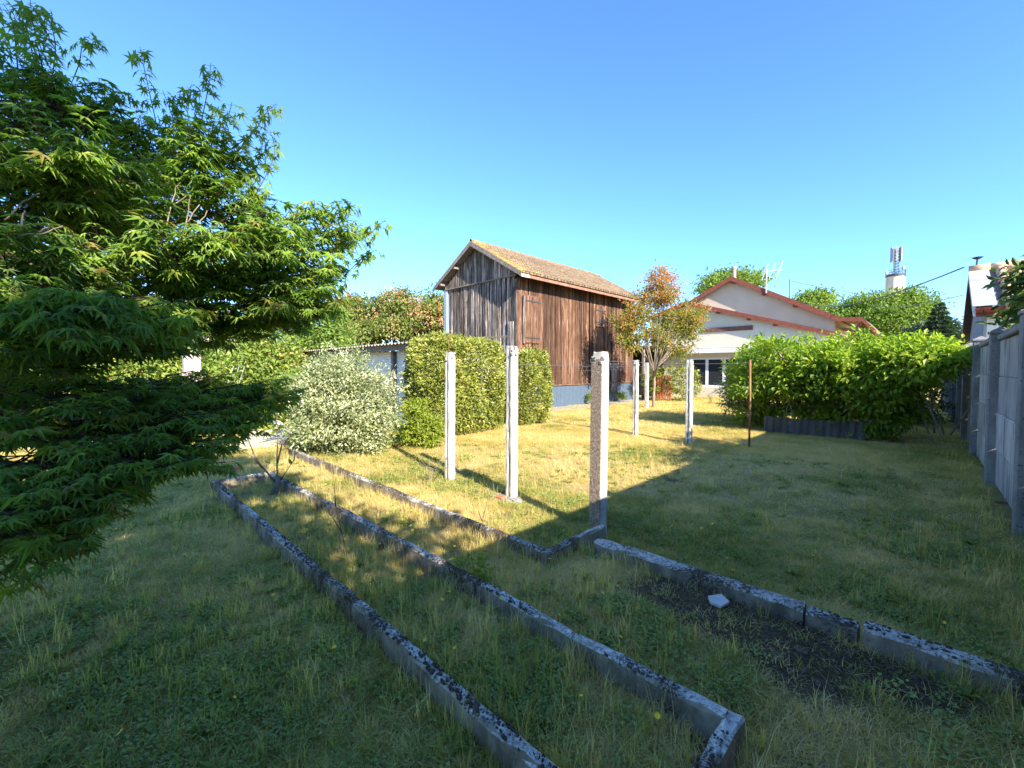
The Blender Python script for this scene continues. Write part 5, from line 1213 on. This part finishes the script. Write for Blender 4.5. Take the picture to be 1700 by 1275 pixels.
for (px, py, lb) in ((955, 662, 'bright weed growing against the blue barn base, rightmost of the pair'), (934, 668, 'low bright weed growing against the blue barn base, leftmost of the pair')):
    b0 = G(px, py); b0.y = 11.1; w_ = empty('young_weed', (b0.x, b0.y, 0), lb, 'plant'); e = [((b0.x, b0.y, .3), (.2, .15, .32))]; foliage('foliage', e, 350, .09, M['yellow_leaf'], w_, .07, .3, kind=None, zmin=.02)

# ---------------------------------------------------------------- grass (stuff), weeds, flowers
def tuft(name, n, rad, hmin, hmax, w, mat, lean=.5, seed=0):
    rr = np.random.default_rng(seed); a = rr.random(n) * 2 * pi; r_ = rad * np.sqrt(rr.random(n))
    base = np.stack([np.cos(a) * r_, np.sin(a) * r_, -.01 * np.ones(n)], 1); h = hmin + (hmax - hmin) * rr.random(n)
    ld = rr.random(n) * 2 * pi; le = lean * (.3 + rr.random(n)); dirx = np.stack([np.cos(ld), np.sin(ld), np.zeros(n)], 1); sd = np.stack([-np.sin(ld), np.cos(ld), np.zeros(n)], 1)
    ww = w * (.7 + .6 * rr.random(n))[:, None]
    v0 = base - sd * ww; v1 = base + sd * ww; mid = base + dirx * (le * h * .35)[:, None] + np.array([0, 0, 1]) * (h * .6)[:, None]
    v2 = mid - sd * ww * .7; v3 = mid + sd * ww * .7; tip = base + dirx * (le * h)[:, None] + np.array([0, 0, 1]) * h[:, None] * .95
    Vv = np.stack([v0, v1, v2, v3, tip], 1).reshape(-1, 3); o = (np.arange(n) * 5)[:, None, None]
    T_ = (o + np.array([[(0, 1, 3), (0, 3, 2), (2, 3, 4)]])).reshape(-1, 3)
    ob = bpy.data.objects.new(name, np_mesh(name, Vv, T_, mat)); return ob
def rosette(name, n, L, seed):
    rr = np.random.default_rng(seed); a = rr.random(n) * 2 * pi; d = np.stack([np.cos(a), np.sin(a), .25 + .7 * rr.random(n)], 1)
    v, t_, _ = leaf_arrays(np.zeros((n, 3)), d, np.tile([0, 0, 1.], (n, 1)), L * (.5 + .7 * rr.random(n)), 'blade6', .3)
    return bpy.data.objects.new(name, np_mesh(name, v, t_, M['weed']))
def clover(name, n, seed):
    rr = np.random.default_rng(seed); P_ = np.stack([rr.normal(size=n) * .035, rr.normal(size=n) * .035, .012 + .02 * rr.random(n)], 1); d = rr.normal(size=(n, 3)) * np.array([1, 1, .25])
    v, t_, _ = leaf_arrays(P_, d, np.tile([0, 0, 1.], (n, 1)) + rr.normal(size=(n, 3)) * .3, .010 + .009 * rr.random(n), 'oval', .8, -.1)
    return bpy.data.objects.new(name, np_mesh(name, v, t_, M['weed']))
srcs = [tuft('grass_source', 18, .05, .008, .028, .0017, M['grass'], 2.2, 1), tuft('grass_source', 20, .055, .010, .036, .0016, M['grass'], 2.6, 2), tuft('grass_source', 14, .04, .02, .06, .0017, M['grass'], 1.2, 3),
        tuft('grass_source', 12, .03, .06, .14, .0018, M['grass'], .6, 4), tuft('grass_source', 6, .03, .10, .24, .0012, M['grass'], .45, 5), rosette('weed_source', 11, .035, 6), rosette('weed_source', 16, .055, 7),
        tuft('grass_source', 46, .14, .015, .055, .0038, M['grass'], 1.6, 8), tuft('thatch_source', 16, .06, .002, .008, .0014, M['grass'], 9, 9), clover('clover_source', 26, 10)]
def scatter(name, P, rot, scl, idx_, tone):
    me = bpy.data.meshes.new(name); me.vertices.add(len(P)); me.vertices.foreach_set('co', np.asarray(P, np.float32).ravel())
    for nm, typ, val in (('rot', 'FLOAT_VECTOR', rot), ('scl', 'FLOAT', scl), ('idx', 'INT', idx_), ('tone', 'FLOAT', tone)):
        at = me.attributes.new(nm, typ, 'POINT'); at.data.foreach_set('vector' if typ == 'FLOAT_VECTOR' else 'value', np.asarray(val, np.int32 if typ == 'INT' else np.float32).ravel())
    ob = link(name, me); ng = bpy.data.node_groups.new(name, 'GeometryNodeTree')
    ng.interface.new_socket('Geometry', in_out='INPUT', socket_type='NodeSocketGeometry'); ng.interface.new_socket('Geometry', in_out='OUTPUT', socket_type='NodeSocketGeometry')
    N_ = ng.nodes; L_ = ng.links; gi = N_.new('NodeGroupInput'); go = N_.new('NodeGroupOutput'); mp = N_.new('GeometryNodeMeshToPoints'); ip = N_.new('GeometryNodeInstanceOnPoints')
    jn = N_.new('GeometryNodeJoinGeometry')
    for s_ in reversed(srcs):
        oi = N_.new('GeometryNodeObjectInfo'); oi.inputs['Object'].default_value = s_; oi.inputs['As Instance'].default_value = True; L_.new(oi.outputs['Geometry'], jn.inputs[0])
    def na(nm, typ):
        a = N_.new('GeometryNodeInputNamedAttribute'); a.data_type = typ; a.inputs[0].default_value = nm; return a.outputs[0]
    L_.new(gi.outputs[0], mp.inputs[0]); L_.new(mp.outputs[0], ip.inputs['Points']); L_.new(jn.outputs[0], ip.inputs['Instance'])
    ip.inputs['Pick Instance'].default_value = True
    L_.new(na('idx', 'INT'), ip.inputs['Instance Index']); L_.new(na('rot', 'FLOAT_VECTOR'), ip.inputs['Rotation']); L_.new(na('scl', 'FLOAT'), ip.inputs['Scale'])
    L_.new(ip.outputs[0], go.inputs[0]); md = ob.modifiers.new('scatter', 'NODES'); md.node_group = ng
    return ob
bars = [((1.12, .6), (1.11, 6.35)), ((1.8, .6), (1.75, 6.35)), ((1.06, .55), (1.85, .55)), ((1.06, 6.38), (1.78, 6.38)), ((2.5, 2.1), (2.55, 8.2)), ((2.45, 2.11), (3.3, 2.11)), ((2.93, 1.95), (2.95, -.6))]
def bardist(P):
    d = np.full(len(P), 9.)
    for a, b_p in bars:
        a = np.array(a); b_p = np.array(b_p); ab = b_p - a; t = np.clip(((P - a) @ ab) / (ab @ ab), 0, 1); d = np.minimum(d, np.linalg.norm(P - (a + t[:, None] * ab), axis=1))
    return d
def ground_pts(n, dmin, dmax, power=1.0, half=78):
    u_ = rng.random(n); a = (rng.random(n) * 2 - 1) * radians(half)
    if power == 1: d = dmin * (dmax / dmin) ** u_
    else: d = (dmin ** power + u_ * (dmax ** power - dmin ** power)) ** (1 / power)
    th = radians(45) + a; return np.stack([np.cos(th) * d, np.sin(th) * d], 1)
def build_grass():
    out = []
    for n, d0_, d1_, pw in ((100000, .9, 5.5, 1.6), (95000, 4.5, 12, 1.3), (30000, 9, 30, 1.2)):
        p = ground_pts(n, d0_, d1_, pw); out.append(p)
    P2 = np.concatenate(out); wy = -.56 + .0198 * (P2[:, 0] - 6.43)
    bd = bardist(P2); sm = soilmask(P2[:, 0], P2[:, 1]); pm = pathmask(P2[:, 0], P2[:, 1]); n = len(P2)
    inb = (P2[:, 0] > BX0 - .1) & (P2[:, 1] > BY0 - .05); ins = (P2[:, 0] > 6) & (P2[:, 1] > 9.5)
    k = (P2[:, 1] > wy + .02) & (bd > .055) & (rng.random(n) > sm * 1.0) & (rng.random(n) > pm * .97) & ~inb & (P2[:, 0] < HX - .05) & ~(ins & (P2[:, 0] < 9))
    P2, bd, wy = P2[k], bd[k], wy[k]; n = len(P2)
    dd = np.hypot(P2[:, 0], P2[:, 1]); dr = dry(P2[:, 0], P2[:, 1]); inbed = (P2[:, 0] > 1.15) & (P2[:, 0] < 1.78) & (P2[:, 1] > .6) & (P2[:, 1] < 6.3)
    strip = (P2[:, 0] > 1.85) & (P2[:, 0] < 2.45) & (P2[:, 1] > 2)
    lush = fbm(P2[:, 0] * 1.3 + 50, P2[:, 1] * 1.3 + 20, 3)
    rnd = rng.random(n); idx_ = np.where(rnd < .4, 0, np.where(rnd < .8, 1, 2))
    tall = rng.random(n) < (.015 + .16 * (bd < .14) + .07 * inbed + .06 * strip + .09 * np.clip((lush - .52) * 6, 0, 1) + .05 * (P2[:, 1] - wy < .3) * 2) * (1 - .6 * dr)
    r2 = rng.random(n); idx_ = np.where(r2 < .36, 8, idx_); idx_ = np.where((r2 > .965 - .10 * np.clip((lush - .5) * 6, 0, 1)) & (dr < .7), 9, idx_)
    idx_ = np.where(tall, np.where(rng.random(n) < .65, 3, 4), idx_)
    weed = rng.random(n) < np.clip((lush - .5) * .5, 0, .06) + .02 * (dr < .3); idx_ = np.where(weed & (dd < 9), np.where(rng.random(n) < .5, 5, 6), idx_)
    idx_ = np.where((dd > 9) & ~tall, 7, idx_)
    scl = (.7 + .7 * rng.random(n)) * np.where(dd > 6, 1.25, 1) * np.where(idx_ == 7, np.clip(dd / 14, .7, 1.3), 1)
    scl = scl * np.where(tall, .55 + .5 * rng.random(n), 1)
    tone = dr * .78 + (rng.random(n) - .5) * .55 + .12 - .25 * weed - .12 * tall * (rng.random(n) < .6) + .1 * (lush < .42)
    tone = np.where(idx_ == 8, np.clip(.45 + .5 * dr + .2 * (rng.random(n) - .5), 0, 1), tone)
    tone = np.where(rng.random(n) < .04, .95, tone)
    rot = np.stack([(rng.random(n) - .5) * .25, (rng.random(n) - .5) * .25, rng.random(n) * 6.28], 1)
    P3 = np.concatenate([P2, gz(P2[:, 0], P2[:, 1])[:, None]], 1)
    ob = scatter('lawn_grass', P3, rot, scl, idx_, np.clip(tone, 0, 1)); tag(ob, 'patchy green and straw coloured lawn grass with weeds', 'grass', kind='stuff')
    return len(P2)
print('grass', build_grass())

# yellow flowers, nearest ones as things of their own
hm = MB()
for k in range(9):
    a = 2 * pi * k / 9; d = Vector((cos(a), sin(a), .25)); s_ = Vector((-sin(a), cos(a), 0))
    hm.add([Vector((0, 0, 0)), d * .008 + s_ * .003, d * .013, d * .008 - s_ * .003], [(0, 1, 2, 3)])
hme = bpy.data.meshes.new('flower_head'); hme.from_pydata(hm.v, [], hm.f); hme.materials.append(M['yellow']); hme.update()
sm_ = MB(); sm_.tube([(0, 0, 0), (.01, .005, .55), (.0, .0, 1)], .0016, 4); sme = bpy.data.meshes.new('stem'); sme.from_pydata(sm_.v, [], sm_.f); sme.materials.append(M['stem']); sme.update()
fp = []
for _ in range(4000):
    p = ground_pts(1, 1.4, 7.5, 1.25, 56)[0]
    if p[1] < -.4 or bardist(np.array([p]))[0] < .07 or soilmask(p[0], p[1]) > .3: continue
    w_ = .12 + 1.1 * max(0, float(fbm(p[0] * .8 + 70, p[1] * .8 + 5, 2)) - .48) + (.45 if (1.15 < p[0] < 2.45 and p[1] > .7) else 0)
    if R.random() < w_ * .6: fp.append(p)
    if len(fp) >= 130: break
for p in fp:
    z = float(gz(p[0], p[1])); h = R.uniform(.06, .17); plc = 'inside the long narrow bed' if 1.15 < p[0] < 1.78 and .6 < p[1] < 6.3 else 'in the grass left of the long narrow bed' if p[0] < 1.12 else 'in the grass between the two long edgings' if p[0] < 2.5 and p[1] > 1.9 else 'on the shaded lawn at the right' if p[1] < 2.2 and p[0] > 2.9 else 'in the grass right of the long narrow bed' if p[1] < 2.2 else 'on the sunny lawn around the posts'
    r_ = empty('yellow_flower', (p[0], p[1], z), 'small yellow dandelion like flower ' + plc, 'flower', 'yellow flowers dotted in the grass', R.uniform(0, 6))
    s_ = link('stem', sme, r_); s_.scale = (1, 1, h); o = link('flower_head', hme, r_, (0, 0, h)); k = R.uniform(.7, 1.15); o.scale = (k, k, k); o.rotation_euler = (R.uniform(-.6, .6), R.uniform(-.6, .6), 0)
# debris on the bare soil
n = 1700; px_ = rng.random(n) * .9 + 2.15; py_ = rng.random(n) * 2.2 - .6; k = soilmask(px_, py_) > .25; px_, py_ = px_[k], py_[k]; n = len(px_)
a = rng.random(n) * 6.28; P_ = np.stack([px_, py_, gz(px_, py_) + .006], 1)
leaf_object('soil_litter', [leaf_arrays(P_, np.stack([np.cos(a), np.sin(a), .08 * rng.random(n)], 1), np.tile([0, 0, 1.], (n, 1)), .008 + .05 * rng.random(n) ** 4, 'oval', .16, tone=.5 + .5 * rng.random(n))], leaf_mat('dry_litter', [(0, (.05, .035, .025)), (.8, (.16, .12, .09)), (1, (.34, .28, .2))], .1))
tag(bpy.data.objects['soil_litter'], 'dry stalks and chips strewn on the bare soil', 'litter', kind='stuff')
# clods and chips on the soil
n = 500; mb = MB()
for k in range(n):
    x_ = R.uniform(2.1, 2.92); y_ = R.uniform(-.3, 1.8)
    if float(soilmask(np.array([x_]), np.array([y_]))[0]) < .3: continue
    s_ = R.uniform(.004, .016) * (1 + (R.random() < .1)); z_ = float(gz(x_, y_)); a_ = R.uniform(0, 6)
    pts_ = [(x_ + cos(a_ + t_) * s_ * R.uniform(.7, 1.2), y_ + sin(a_ + t_) * s_ * R.uniform(.7, 1.2), z_ + s_ * R.uniform(-.2, .3)) for t_ in (0, 1.3, 2.6, 3.9, 5.1)]
    mb.add(pts_ + [(x_, y_, z_ + s_ * R.uniform(.5, .9))], [(i, (i + 1) % 5, 5) for i in range(5)])
o = mb.build('soil_clods', rough_mat('soil_clod', [(.35, (.04, .027, .018)), (.65, (.14, .095, .065))], 30)); tag(o, 'crumbs and clods of dark earth on the bare patch', 'soil', kind='stuff')
